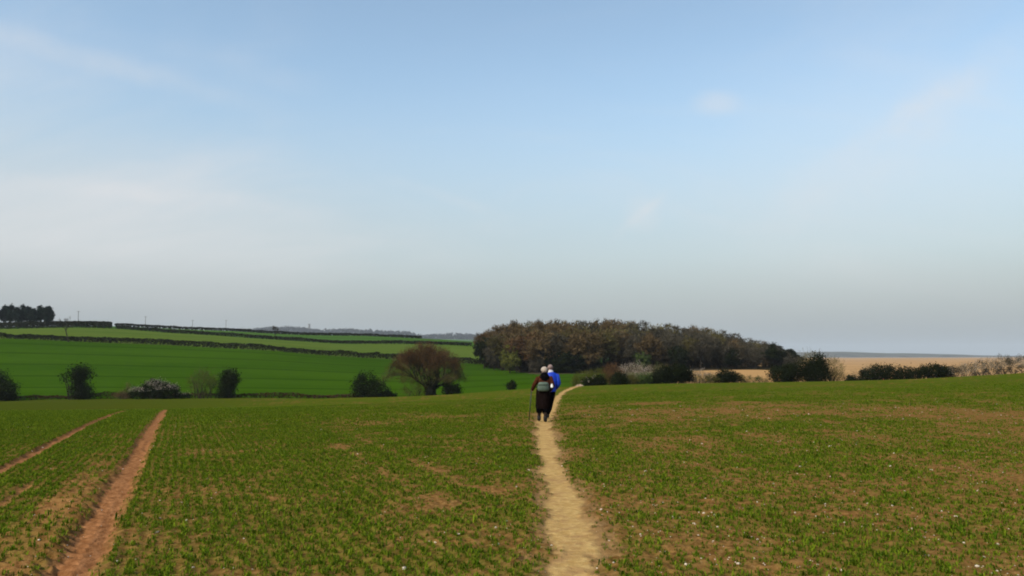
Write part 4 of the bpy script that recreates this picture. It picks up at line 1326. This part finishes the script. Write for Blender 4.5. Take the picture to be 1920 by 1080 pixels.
def body_mesh(J, skin):
    """one continuous body grown over its skeleton"""
    pts, edges, rad = [], [], []
    idx = {}
    def add(n, p, r, to=None):
        idx[n] = len(pts)
        pts.append(tuple(p))
        rad.append(r if isinstance(r, tuple) else (r, r))
        if to:
            edges.append((idx[to], idx[n]))
    add('pelvis', J['pelvis'], (0.13, 0.10))
    add('waist', J['waist'], (0.12, 0.09), 'pelvis')
    add('chest', J['chest'], (0.14, 0.10), 'waist')
    add('neck0', J['neck'], (0.055, 0.055), 'chest')
    add('neck1', J['neck'].lerp(J['head'], 0.45), (0.05, 0.052), 'neck0')
    add('head0', J['head'] + Vector((0, 0.01, -0.03)), (0.062, 0.075), 'neck1')
    add('head1', J['head'] + Vector((0, 0.0, 0.045)), (0.074, 0.09), 'head0')
    add('head2', J['head'] + Vector((0, -0.005, 0.10)), (0.05, 0.06), 'head1')
    for s in 'lr':
        add('sh' + s, J['sh' + s], 0.055, 'chest')
        add('el' + s, J['el' + s], 0.042, 'sh' + s)
        add('wr' + s, J['wr' + s], 0.028, 'el' + s)
        h = J['hand' + s]
        d = (h - J['wr' + s]).normalized()
        add('pa' + s, J['wr' + s] + d * 0.06, (0.036, 0.020), 'wr' + s)
        sd = 1 if s == 'l' else -1
        cr = d.cross(Vector((1, 0, 0))).normalized()
        for k, ln in enumerate((0.070, 0.080, 0.074, 0.056)):
            b = J['wr' + s] + d * 0.09 + cr * (0.021 * (1.5 - k))
            cur = Vector((sd * 0.5, 0, 0))
            add('f%d%sa' % (k, s), b, 0.0095, 'pa' + s)
            add('f%d%sb' % (k, s), b + (d + cur * 0.6).normalized() * ln * 0.5, 0.0085, 'f%d%sa' % (k, s))
            add('f%d%sc' % (k, s), b + (d + cur * 0.6).normalized() * ln * 0.5 + (d * 0.3 + cur * 1.4).normalized() * ln * 0.45, 0.0075, 'f%d%sb' % (k, s))
        tb = J['wr' + s] + d * 0.035 + cr * 0.03
        add('t%sa' % s, tb, 0.011, 'pa' + s)
        add('t%sb' % s, tb + (d * 0.6 + cr * 0.5 + Vector((sd * 0.4, 0, 0))).normalized() * 0.045, 0.009, 't%sa' % s)
        add('hip' + s, J['hip' + s], 0.085, 'pelvis')
        add('kn' + s, J['kn' + s], 0.055, 'hip' + s)
        add('ca' + s, J['kn' + s].lerp(J['an' + s], 0.35), 0.052, 'kn' + s)
        add('an' + s, J['an' + s], 0.036, 'ca' + s)
        add('toe' + s, J['toe' + s], (0.036, 0.024), 'an' + s)
    me = bpy.data.meshes.new('body')
    me.from_pydata(pts, edges, [])
    o = bpy.data.objects.new('body_skeleton', me)
    COL.objects.link(o)
    o.modifiers.new('Skin', 'SKIN')
    for i, r in enumerate(rad):
        sv = me.skin_vertices[0].data[i]
        sv.radius = r
        sv.use_root = (i == 0)
    sb = o.modifiers.new('Sub', 'SUBSURF')
    sb.levels = sb.render_levels = 1
    dg = bpy.context.evaluated_depsgraph_get()
    out = bpy.data.meshes.new_from_object(o.evaluated_get(dg))
    bpy.data.objects.remove(o, do_unlink=True)
    out.name = 'body'
    out.materials.clear()
    out.materials.append(skin)
    for p in out.polygons:
        p.use_smooth = True
    return out

def ball(c, rx, ry, rz, lo=-90, hi=90, sides=16, n=8):
    rings = []
    for i in range(n + 1):
        a = R(lo + (hi - lo) * i / n)
        rings.append((Vector(c) + Vector((0, 0, rz * math.sin(a))), max(0.003, rx * math.cos(a)), max(0.003, ry * math.cos(a))))
    return loft(rings, sides)

def walker(P, loc, label, J, skin, jacket_m, trouser_m, boot_m, sock_m, hem, extra):
    t = thing('person', label, 'person', loc)
    link('body', body_mesh(J, skin), t)
    f = J['head']
    # face: nose, ears, eyes
    part('nose', [loft([(f + Vector((0, 0.088, 0.035)), 0.008, 0.008), (f + Vector((0, 0.104, 0.010)), 0.013, 0.012), (f + Vector((0, 0.092, -0.004)), 0.012, 0.008)], 8)], skin, t)
    part('mouth', [ball(f + Vector((0, 0.082, -0.032)), 0.022, 0.010, 0.006, n=4)], M['lip'], t)
    for s in (-1, 1):
        part('ear', [ball(f + Vector((s * 0.076, -0.005, 0.025)), 0.010, 0.020, 0.032, n=6)], skin, t)
        part('eye', [ball(f + Vector((s * 0.030, 0.082, 0.040)), 0.012, 0.008, 0.009, n=5)], M['eye'], t)
    # jacket: torso with sleeves set in at the shoulder
    pel, wst, ch, nk = J['pelvis'], J['waist'], J['chest'], J['neck']
    torso = loft([(pel + Vector((0, 0, hem)), 0.205, 0.165), (pel, 0.205, 0.165), (wst, 0.185, 0.145), (ch + Vector((0, 0, -0.06)), 0.20, 0.150),
                  (ch + Vector((0, 0, 0.08)), 0.205, 0.135), (ch + Vector((0, 0, 0.15)), 0.17, 0.11), (nk + Vector((0, 0, 0.0)), 0.085, 0.08), (nk + Vector((0, 0, 0.035)), 0.07, 0.07)], 20)
    sl = []
    for s in 'lr':
        a, b, c = J['sh' + s], J['el' + s], J['wr' + s]
        inn = a.lerp(J['chest'] + Vector((0, 0, 0.06)), 0.4)
        sl.append(loft([(inn, 0.075, 0.08), (a, 0.078, 0.08), (a.lerp(b, 0.5), 0.068, 0.068), (b, 0.062, 0.062), (b.lerp(c, 0.5), 0.054, 0.054), (c, 0.045, 0.045), (c.lerp(J['hand' + s], 0.15), 0.040, 0.040)], 12))
    part('jacket', [torso] + sl, jacket_m, t, 0.035)
    tr = [loft([(pel + Vector((0, 0, 0.06)), 0.17, 0.14), (pel + Vector((0, 0, -0.10)), 0.175, 0.14)], 18)]
    for s in 'lr':
        h, k, an = J['hip' + s], J['kn' + s], J['an' + s]
        low = k.lerp(an, P['cuff'])
        tr.append(loft([(h + Vector((0, 0, 0.06)), 0.115, 0.13), (h.lerp(k, 0.4), 0.118, 0.125), (k, 0.108, 0.11), (k.lerp(low, 0.6), 0.100, 0.10), (low, P['cuff_r'], P['cuff_r'])], 14))
        part('sock', [loft([(low + Vector((0, 0, 0.05)), 0.055, 0.055), (low, 0.055, 0.055), (an + Vector((0, 0, 0.02)), 0.042, 0.045)], 10)], sock_m, t)
        tv = J['toe' + s] - an
        fwd = Vector((tv.x, tv.y, tv.z))
        part('boot', [loft([(an + Vector((0, 0, 0.075)), 0.055, 0.058), (an + Vector((0, 0, 0.02)), 0.055, 0.062), (an + Vector((0, 0.0, -0.055)), 0.052, 0.070)], 12),
                      loft([(an - fwd * 0.45 + Vector((0, 0, -0.035)), 0.035, 0.030), (an + Vector((0, 0, -0.035)), 0.048, 0.050), (an + fwd * 0.6 + Vector((0, 0, -0.012)), 0.050, 0.036), (an + fwd * 1.15 + Vector((0, 0, 0.0)), 0.034, 0.022)], 12)], boot_m, t)
    part('trousers', tr, trouser_m, t, 0.03)
    extra(t, J)
    return t

M['skin'] = simple_mat('skin', (0.50, 0.30, 0.21), 0.6, 0.08, 20.0)
M['lip'] = simple_mat('lips', (0.36, 0.14, 0.11), 0.5, 0.05)
M['eye'] = simple_mat('eyes', (0.05, 0.04, 0.035), 0.3, 0.05)
M['brown_cloth'] = simple_mat('brown_jacket_cloth', (0.055, 0.018, 0.009), 0.85, 0.25, 14.0, 0.0)
M['black_cloth'] = simple_mat('black_cloth', (0.004, 0.004, 0.005), 0.85, 0.3, 12.0, 0.0)
M['blue_cloth'] = simple_mat('blue_jacket_nylon', (0.004, 0.036, 0.38), 0.6, 0.12, 10.0, 0.25)
M['boot'] = simple_mat('dark_boot_leather', (0.012, 0.011, 0.010), 0.7, 0.2, 20.0)
M['sock'] = simple_mat('brown_sock', (0.030, 0.018, 0.012), 0.9, 0.2, 20.0)
M['hat'] = simple_mat('cream_hat', (0.36, 0.30, 0.245), 0.9, 0.12, 16.0)
M['grey_hair'] = simple_mat('thin_grey_hair', (0.24, 0.17, 0.15), 0.8, 0.2, 40.0)
M['white_cloth'] = simple_mat('white_collar', (0.50, 0.50, 0.56), 0.8, 0.08, 10.0)
M['bag'] = simple_mat('grey_green_bag_nylon', (0.080, 0.115, 0.088), 0.75, 0.15, 12.0, 0.25)
M['strap'] = simple_mat('black_webbing', (0.010, 0.010, 0.011), 0.8, 0.2, 30.0)
M['white_plastic'] = simple_mat('white_plastic', (0.80, 0.79, 0.74), 0.4, 0.04, 10.0, 0.4)
M['pole_metal'] = simple_mat('dark_pole', (0.022, 0.030, 0.014), 0.5, 0.15, 10.0, 0.4)

def stand(x, y):
    """height of the walked path surface"""
    xx, yy = np.array([x]), np.array([y])
    m = field_masks(xx, yy)
    return float((terrain(xx, yy) + fine_relief(xx, yy, m))[0])

def walkers():
    Vx = Vector
    # nearer walker: brown jacket, waist bag, one stick
    g = hit(1016.5, 789.5)
    g.z = stand(g.x, g.y)
    J = dict(pelvis=Vx((0.045, 0, 0.86)), waist=Vx((0.055, 0.01, 1.02)), chest=Vx((0.065, 0.035, 1.19)), neck=Vx((0.07, 0.055, 1.365)), head=Vx((0.075, 0.085, 1.475)),
             shl=Vx((-0.12, 0.035, 1.285)), ell=Vx((-0.235, -0.03, 1.07)), wrl=Vx((-0.275, 0.12, 0.955)), handl=Vx((-0.30, 0.20, 0.925)),
             shr=Vx((0.25, 0.035, 1.285)), elr=Vx((0.315, -0.02, 1.06)), wrr=Vx((0.285, 0.14, 0.95)), handr=Vx((0.27, 0.22, 0.91)),
             hipl=Vx((-0.045, 0, 0.83)), knl=Vx((-0.075, 0.14, 0.47)), anl=Vx((-0.085, 0.17, 0.095)), toel=Vx((-0.09, 0.31, 0.045)),
             hipr=Vx((0.135, 0, 0.83)), knr=Vx((0.105, 0.0, 0.46)), anr=Vx((0.085, -0.20, 0.105)), toer=Vx((0.095, -0.07, 0.035)))
    def extra(t, J):
        h = J['head']
        part('hat', [ball(h + Vx((0, -0.012, 0.055)), 0.104, 0.112, 0.105, -28, 90)], M['hat'], t, 0.01)
        part('hair', [ball(h + Vx((0, -0.03, 0.0)), 0.084, 0.085, 0.075)], M['grey_hair'], t, 0.015)
        n = J['neck']
        part('hood', [loft([(n + Vx((0, -0.03, 0.07)), 0.085, 0.085), (n + Vx((0, -0.06, 0.01)), 0.125, 0.11), (n + Vx((0, -0.085, -0.06)), 0.15, 0.095), (n + Vx((0, -0.10, -0.14)), 0.11, 0.07), (n + Vx((0, -0.10, -0.22)), 0.05, 0.045)], 16)], M['black_cloth'], t, 0.02)
        p = J['pelvis']
        part('coat_skirt', [loft([(p + Vx((0, 0, 0.10)), 0.212, 0.172), (p + Vx((0, 0, -0.05)), 0.222, 0.18), (p + Vx((-0.005, 0, -0.20)), 0.222, 0.19), (p + Vx((-0.012, 0.0, -0.36)), 0.212, 0.20), (p + Vx((-0.02, 0.0, -0.47)), 0.190, 0.20)], 22, False)], M['dark_brown_cloth'], t, 0.03)
    M['dark_brown_cloth'] = simple_mat('dark_brown_coat_cloth', (0.008, 0.005, 0.0045), 0.9, 0.3, 9.0, 0.0)
    t1 = walker(dict(cuff=0.55, cuff_r=0.085), g, 'nearer walker in brown jacket and cream hat, seen from behind, holding a stick', J, M['skin'], M['brown_cloth'], M['black_cloth'], M['boot'], M['sock'], -0.06, extra)
    # their waist bag
    bg = thing('waist_bag', 'grey-green waist bag on the brown jacket\'s lower back', 'bag', g + Vx((0.03, -0.20, 0.93)))
    rings = [(Vx((0, 0.0, 0.0)), 0.150, 0.055), (Vx((0, -0.01, 0.015)), 0.172, 0.075), (Vx((0, -0.01, 0.12)), 0.172, 0.080), (Vx((0, 0, 0.20)), 0.150, 0.070), (Vx((0, 0.01, 0.225)), 0.130, 0.045)]
    part('pouch', [loft(rings, 18)], M['bag'], bg, 0.025)
    part('flap', [loft([(Vx((0, -0.02, 0.155)), 0.168, 0.076), (Vx((0, -0.016, 0.20)), 0.158, 0.070), (Vx((0, 0.0, 0.236)), 0.128, 0.05)], 18)], M['bag'], bg, 0.01)
    part('belt', [loft([(Vx((0.015, 0.20, 0.08)), 0.225, 0.185), (Vx((0.015, 0.20, 0.12)), 0.225, 0.185)], 24, False)], M['strap'], bg)
    bt = thing('water_bottle', 'small white bottle at the brown-jacketed walker\'s hip', 'bottle', g + Vx((0.285, -0.155, 0.99)))
    part('flask', [loft([(Vx((0, 0, 0)), 0.036, 0.036), (Vx((0, 0, 0.01)), 0.042, 0.042), (Vx((0, 0, 0.085)), 0.042, 0.042), (Vx((0, 0, 0.105)), 0.028, 0.028), (Vx((0, 0, 0.115)), 0.022, 0.022)], 14)], M['white_plastic'], bt)
    part('cap', [loft([(Vx((0, 0, 0.116)), 0.026, 0.026), (Vx((0, 0, 0.138)), 0.026, 0.026)], 12)], M['white_plastic'], bt)
    part('holder', [loft([(Vx((0, 0, -0.03)), 0.046, 0.046), (Vx((0, 0, 0.03)), 0.047, 0.047)], 14)], M['strap'], bt)
    # the stick in the left hand
    top = J['handl'] + Vx((-0.005, 0.02, 0.06))
    foot = Vx((-0.385, 0.10, 0.0))
    foot.z = stand(g.x + foot.x, g.y + foot.y) - g.z
    st = thing('walking_stick', 'thin dark walking stick held in the nearer walker\'s left hand', 'walking stick', g + foot)
    d = top - foot
    part('shaft', [loft([(d * 0.04, 0.012, 0.012), (d * 0.5, 0.015, 0.015), (d * 0.90, 0.016, 0.016)], 8)], M['pole_metal'], st)
    part('grip', [loft([(d * 0.90, 0.017, 0.017), (d * 0.97, 0.019, 0.019), (d * 1.03, 0.016, 0.016)], 10)], M['strap'], st)
    part('tip', [loft([(d * -0.01, 0.004, 0.004), (d * 0.04, 0.009, 0.009)], 8)], M['strap'], st)
    part('basket', [loft([(d * 0.055, 0.028, 0.028), (d * 0.062, 0.028, 0.028)], 12)], M['strap'], st)

    # farther walker: blue jacket
    g2 = gpt(1026, 25.5)
    g2.z = stand(g2.x, g2.y)
    J2 = dict(pelvis=Vx((0.075, 0, 0.90)), waist=Vx((0.10, 0.01, 1.07)), chest=Vx((0.125, 0.03, 1.26)), neck=Vx((0.115, 0.05, 1.455)), head=Vx((0.10, 0.07, 1.585)),
              shl=Vx((-0.065, 0.03, 1.36)), ell=Vx((-0.13, 0.0, 1.12)), wrl=Vx((-0.10, 0.16, 0.98)), handl=Vx((-0.09, 0.24, 0.94)),
              shr=Vx((0.31, 0.03, 1.36)), elr=Vx((0.365, -0.02, 1.11)), wrr=Vx((0.30, 0.12, 0.96)), handr=Vx((0.28, 0.20, 0.92)),
              hipl=Vx((-0.01, 0, 0.87)), knl=Vx((-0.04, 0.02, 0.48)), anl=Vx((-0.055, -0.15, 0.10)), toel=Vx((-0.05, -0.01, 0.04)),
              hipr=Vx((0.16, 0, 0.87)), knr=Vx((0.09, 0.17, 0.50)), anr=Vx((0.02, 0.22, 0.095)), toer=Vx((0.02, 0.36, 0.05)))
    def extra2(t, J):
        h = J['head']
        part('hair', [ball(h + Vx((0, -0.018, 0.045)), 0.083, 0.092, 0.083, -40, 90)], M['grey_hair'], t, 0.014)
        part('collar', [loft([(J['neck'] + Vx((0, -0.005, -0.02)), 0.095, 0.09), (J['neck'] + Vx((0, 0, 0.03)), 0.082, 0.08), (J['neck'] + Vx((0, 0.01, 0.065)), 0.072, 0.074)], 16, False)], M['white_cloth'], t, 0.012)
    walker(dict(cuff=0.85, cuff_r=0.06), g2, 'farther walker in bright blue jacket with white collar, half hidden by the first', J2, M['skin'], M['blue_cloth'], M['black_cloth'], M['boot'], M['sock'], -0.05, extra2)
walkers()

# ------------------------------------------------------------------ flints on the soil
def stones():
    rng = rng_next()
    mat = simple_mat('pale_flint', (0.50, 0.42, 0.32), 0.7, 0.35, 6.0, 0.3)
    def rock(seed, rough):
        r = np.random.default_rng(seed)
        V, Fc = ball((0, 0, 0), 1, 1, 1, sides=8, n=5)
        ph = r.uniform(0, 6, 6)
        k = 1 + rough * (np.sin(V[:, 0] * 2.3 + ph[0]) + np.sin(V[:, 1] * 2.9 + ph[1]) + np.sin(V[:, 2] * 2.1 + ph[2]))
        return V * k[:, None] * np.array([1, r.uniform(0.6, 0.9), r.uniform(0.45, 0.65)]), Fc
    protos = [rock(i, 0.11) for i in range(8)]
    meshes = [mesh_np('flint_stone', V, Fc, [mat]) for V, Fc in protos]
    N = 9000
    Y = 4.9 * np.exp(rng.random(N) * math.log(34 / 4.9))
    u = rng.uniform(-30, 1950, N)
    x = (u - 960) / F * Y
    m = field_masks(x, Y)
    patch = fbm(x * 0.5, Y * 0.5, 77, 3)
    keep = (m['cover'] < 0.85) & (rng.random(N) < 0.10 + 1.1 * np.clip(patch - 0.45, 0, 1) + 0.25 * (u > 1100)) & (m['path'] < 0.6)
    x, Y = x[keep], Y[keep]
    m = {k: v[keep] for k, v in m.items()}
    s = np.exp(rng.normal(math.log(0.0065), 0.45, len(x))) * (1 + 0.02 * (Y - 5))
    s = np.clip(s, 0.003, 0.022)
    x[0], Y[0], s[0] = hit(758, 1070).x, hit(758, 1070).y, 0.024
    z = terrain(x, Y) + fine_relief(x, Y, field_masks(x, Y))
    order = np.concatenate([[0], 1 + np.argsort(-(s / Y)[1:])])
    big = order[:300]
    for i, k in enumerate(big):
        o = link('flint_stone', meshes[int(rng.integers(0, 8))], None, (x[k], Y[k], z[k] + s[k] * 0.25))
        o.scale = (s[k], s[k], s[k])
        o.rotation_euler = (rng.normal() * 0.2, rng.normal() * 0.2, rng.uniform(0, 6.28))
        if i == 0:
            tag(o, 'largest white flint, low in the picture between tyre ruts and footpath', 'stone', 'flints lying on the field')
        else:
            tag(o, 'small pale flint lying on the soil among the crop', 'stone', 'flints lying on the field')
    Vs, Fs = [], []
    kk = 0
    for k in order[300:2600]:
        V, Fc = protos[int(rng.integers(0, 8))]
        a = rng.uniform(0, 6.28)
        c, sn = math.cos(a), math.sin(a)
        W = np.stack([V[:, 0] * c - V[:, 1] * sn, V[:, 0] * sn + V[:, 1] * c, V[:, 2]], 1) * s[k] + np.array([x[k], Y[k], z[k] + s[k] * 0.25])
        Vs.append(W)
        Fs.append(Fc + kk)
        kk += len(W)
    if Vs:
        tag(link('gravel', mesh_np('gravel', np.concatenate(Vs), np.concatenate(Fs), [mat])), 'tiny pale flint chips strewn over the near field', 'gravel', None, 'stuff')
stones()

# ------------------------------------------------------------------ the young crop: blades in drill rows, one mass
def crop():
    rng = rng_next()
    # four tufts of a few blades each
    tufts = []
    for k in range(5):
        r = np.random.default_rng(400 + k)
        V, Fc, tn = [], [], []
        for b in range(7):
            a = r.uniform(0, 6.28)
            L = r.uniform(0.045, 0.085)
            w = r.uniform(0.0035, 0.0065)
            bend = r.uniform(0.3, 1.0)
            root = Vector((r.normal() * 0.020, r.normal() * 0.020, -0.008))
            d = Vector((math.cos(a), math.sin(a), 0))
            sd = Vector((-d.y, d.x, 0))
            pts = [root, root + d * L * bend * 0.25 + Vector((0, 0, L * 0.55)), root + d * L * bend * 0.95 + Vector((0, 0, L * (0.95 - 0.45 * bend)))]
            q = len(V)
            for i, p in enumerate(pts[:2]):
                V += [tuple(p - sd * w), tuple(p + sd * w)]
            V.append(tuple(pts[2]))
            Fc += [(q, q + 1, q + 3), (q, q + 3, q + 2), (q + 2, q + 3, q + 4)]
            tn += [r.uniform(0, 1)] * 5
        tufts.append(mesh_np('tuft', V, Fc, [M['crop']], False, tn))
    P = []
    nrow = np.arange(-420, 620)
    step = 0.022
    for lo, hi, keepf, sc in ((3.6, 24, 1.0, 1.0), (24, 66, 0.36, 1.35)):
        tt = np.arange(-14, 74, step)
        S, TT = np.meshgrid(nrow * ROW, tt, indexing='ij')
        S, TT = S.ravel(), TT.ravel()
        pick = rng.random(len(S)) < keepf
        S, TT = S[pick], TT[pick]
        S = S + rng.normal(size=len(S)) * np.interp(S, [0, 3.5, 9], [0.026, 0.040, 0.09]) + (vnoise(TT * 1.3, S * 0.9, 55) - 0.5) * 0.045
        TT = TT + rng.uniform(-0.5, 0.5, len(TT)) * step
        x = TRAM_R.x + S * TRAM_N.x + TT * TRAM_DIR.x
        y = TRAM_R.y + S * TRAM_N.y + TT * TRAM_DIR.y
        k = (y > lo) & (y <= hi) & (np.abs(x) < 0.74 * y + 2.5)
        x, y = x[k], y[k]
        m = field_masks(x, y)
        c = m['cover']
        k = rng.random(len(x)) < np.clip((c - 0.10) * 1.25, 0, 1) * np.interp(np.hypot(x, y), [36, 66], [1, 0.15])
        x, y, c = x[k], y[k], c[k]
        m = {a: b[k] for a, b in m.items()}
        z = terrain(x, y) + fine_relief(x, y, m)
        s = 0.54 * sc * (0.40 + 0.85 * c) * np.exp(rng.normal(0, 0.28, len(x)))
        P.append(np.stack([x, y, z, s], 1))
    P = np.concatenate(P)
    n = len(P)
    me = bpy.data.meshes.new('crop_grass')
    me.vertices.add(n)
    me.vertices.foreach_set('co', P[:, :3].astype(np.float32).ravel())
    for nm, val in (('size', P[:, 3]), ('turn', rng.uniform(0, 6.283, n)), ('lean', rng.normal(size=n) * 0.18)):
        a = me.attributes.new(nm, 'FLOAT', 'POINT')
        a.data.foreach_set('value', val.astype(np.float32))
    a = me.attributes.new('pick', 'INT', 'POINT')
    a.data.foreach_set('value', rng.integers(0, 5, n).astype(np.int32))
    me.update()
    o = tag(link('crop_grass', me), 'young green cereal shoots sprouting in rows on the near field', 'crop', None, 'stuff')
    gn = bpy.data.node_groups.new('crop_scatter', 'GeometryNodeTree')
    gn.interface.new_socket('Geometry', in_out='INPUT', socket_type='NodeSocketGeometry')
    gn.interface.new_socket('Geometry', in_out='OUTPUT', socket_type='NodeSocketGeometry')
    N = gn.nodes
    gi, go = N.new('NodeGroupInput'), N.new('NodeGroupOutput')
    m2p = N.new('GeometryNodeMeshToPoints')
    gn.links.new(gi.outputs[0], m2p.inputs[0])
    iop = N.new('GeometryNodeInstanceOnPoints')
    gn.links.new(m2p.outputs[0], iop.inputs['Points'])
    join = N.new('GeometryNodeGeometryToInstance')
    coll = bpy.data.collections.new('crop_tufts')
    for tm in tufts:
        to = bpy.data.objects.new('tuft', tm)
        coll.objects.link(to)
    ci = N.new('GeometryNodeCollectionInfo')
    ci.inputs['Collection'].default_value = coll
    ci.inputs['Separate Children'].default_value = True
    ci.inputs['Reset Children'].default_value = True
    gn.links.new(ci.outputs[0], iop.inputs['Instance'])
    iop.inputs['Pick Instance'].default_value = True
    def attr(name, typ='FLOAT'):
        nd = N.new('GeometryNodeInputNamedAttribute')
        nd.data_type = typ
        nd.inputs['Name'].default_value = name
        return nd.outputs['Attribute']
    gn.links.new(attr('pick', 'INT'), iop.inputs['Instance Index'])
    gn.links.new(attr('size'), iop.inputs['Scale'])
    cx = N.new('ShaderNodeCombineXYZ')
    gn.links.new(attr('lean'), cx.inputs[0])
    gn.links.new(attr('turn'), cx.inputs[2])
    e2r = N.new('FunctionNodeEulerToRotation')
    gn.links.new(cx.outputs[0], e2r.inputs[0])
    gn.links.new(e2r.outputs[0], iop.inputs['Rotation'])
    gn.links.new(iop.outputs[0], go.inputs[0])
    N.remove(join)
    md = o.modifiers.new('scatter', 'NODES')
    md.node_group = gn
    print('crop tufts', n)
crop()

# ------------------------------------------------------------------ the air
def haze():
    X0, X1, Y0, Y1, Z0, Z1 = -16500, 16500, -16500, 16500, -40.0, 215.0
    V = [(x, y, z) for z in (Z0, Z1) for x, y in ((X0, Y0), (X1, Y0), (X1, Y1), (X0, Y1))]
    me = mesh_np('haze', V, [(3, 2, 1, 0), (4, 5, 6, 7), (0, 1, 5, 4), (1, 2, 6, 5), (2, 3, 7, 6), (3, 0, 4, 7)])
    m = bpy.data.materials.new('pale_air')
    m.use_nodes = True
    T = NT(m.node_tree)
    pv = T.n('ShaderNodeVolumePrincipled')
    pv.inputs['Color'].default_value = HAZE_AIR
    pv.inputs['Density'].default_value = HAZE_DENSITY
    pv.inputs['Anisotropy'].default_value = 0.0
    out = T.n('ShaderNodeOutputMaterial')
    T.link(pv.outputs[0], out.inputs['Volume'])
    me.materials.append(m)
    tag(link('haze', me), 'thin blue haze lying over the whole countryside', 'haze', None, 'stuff')
HAZE_AIR = (0.84, 0.92, 1.0, 1.0)
HAZE_DENSITY = 0.00007
haze()
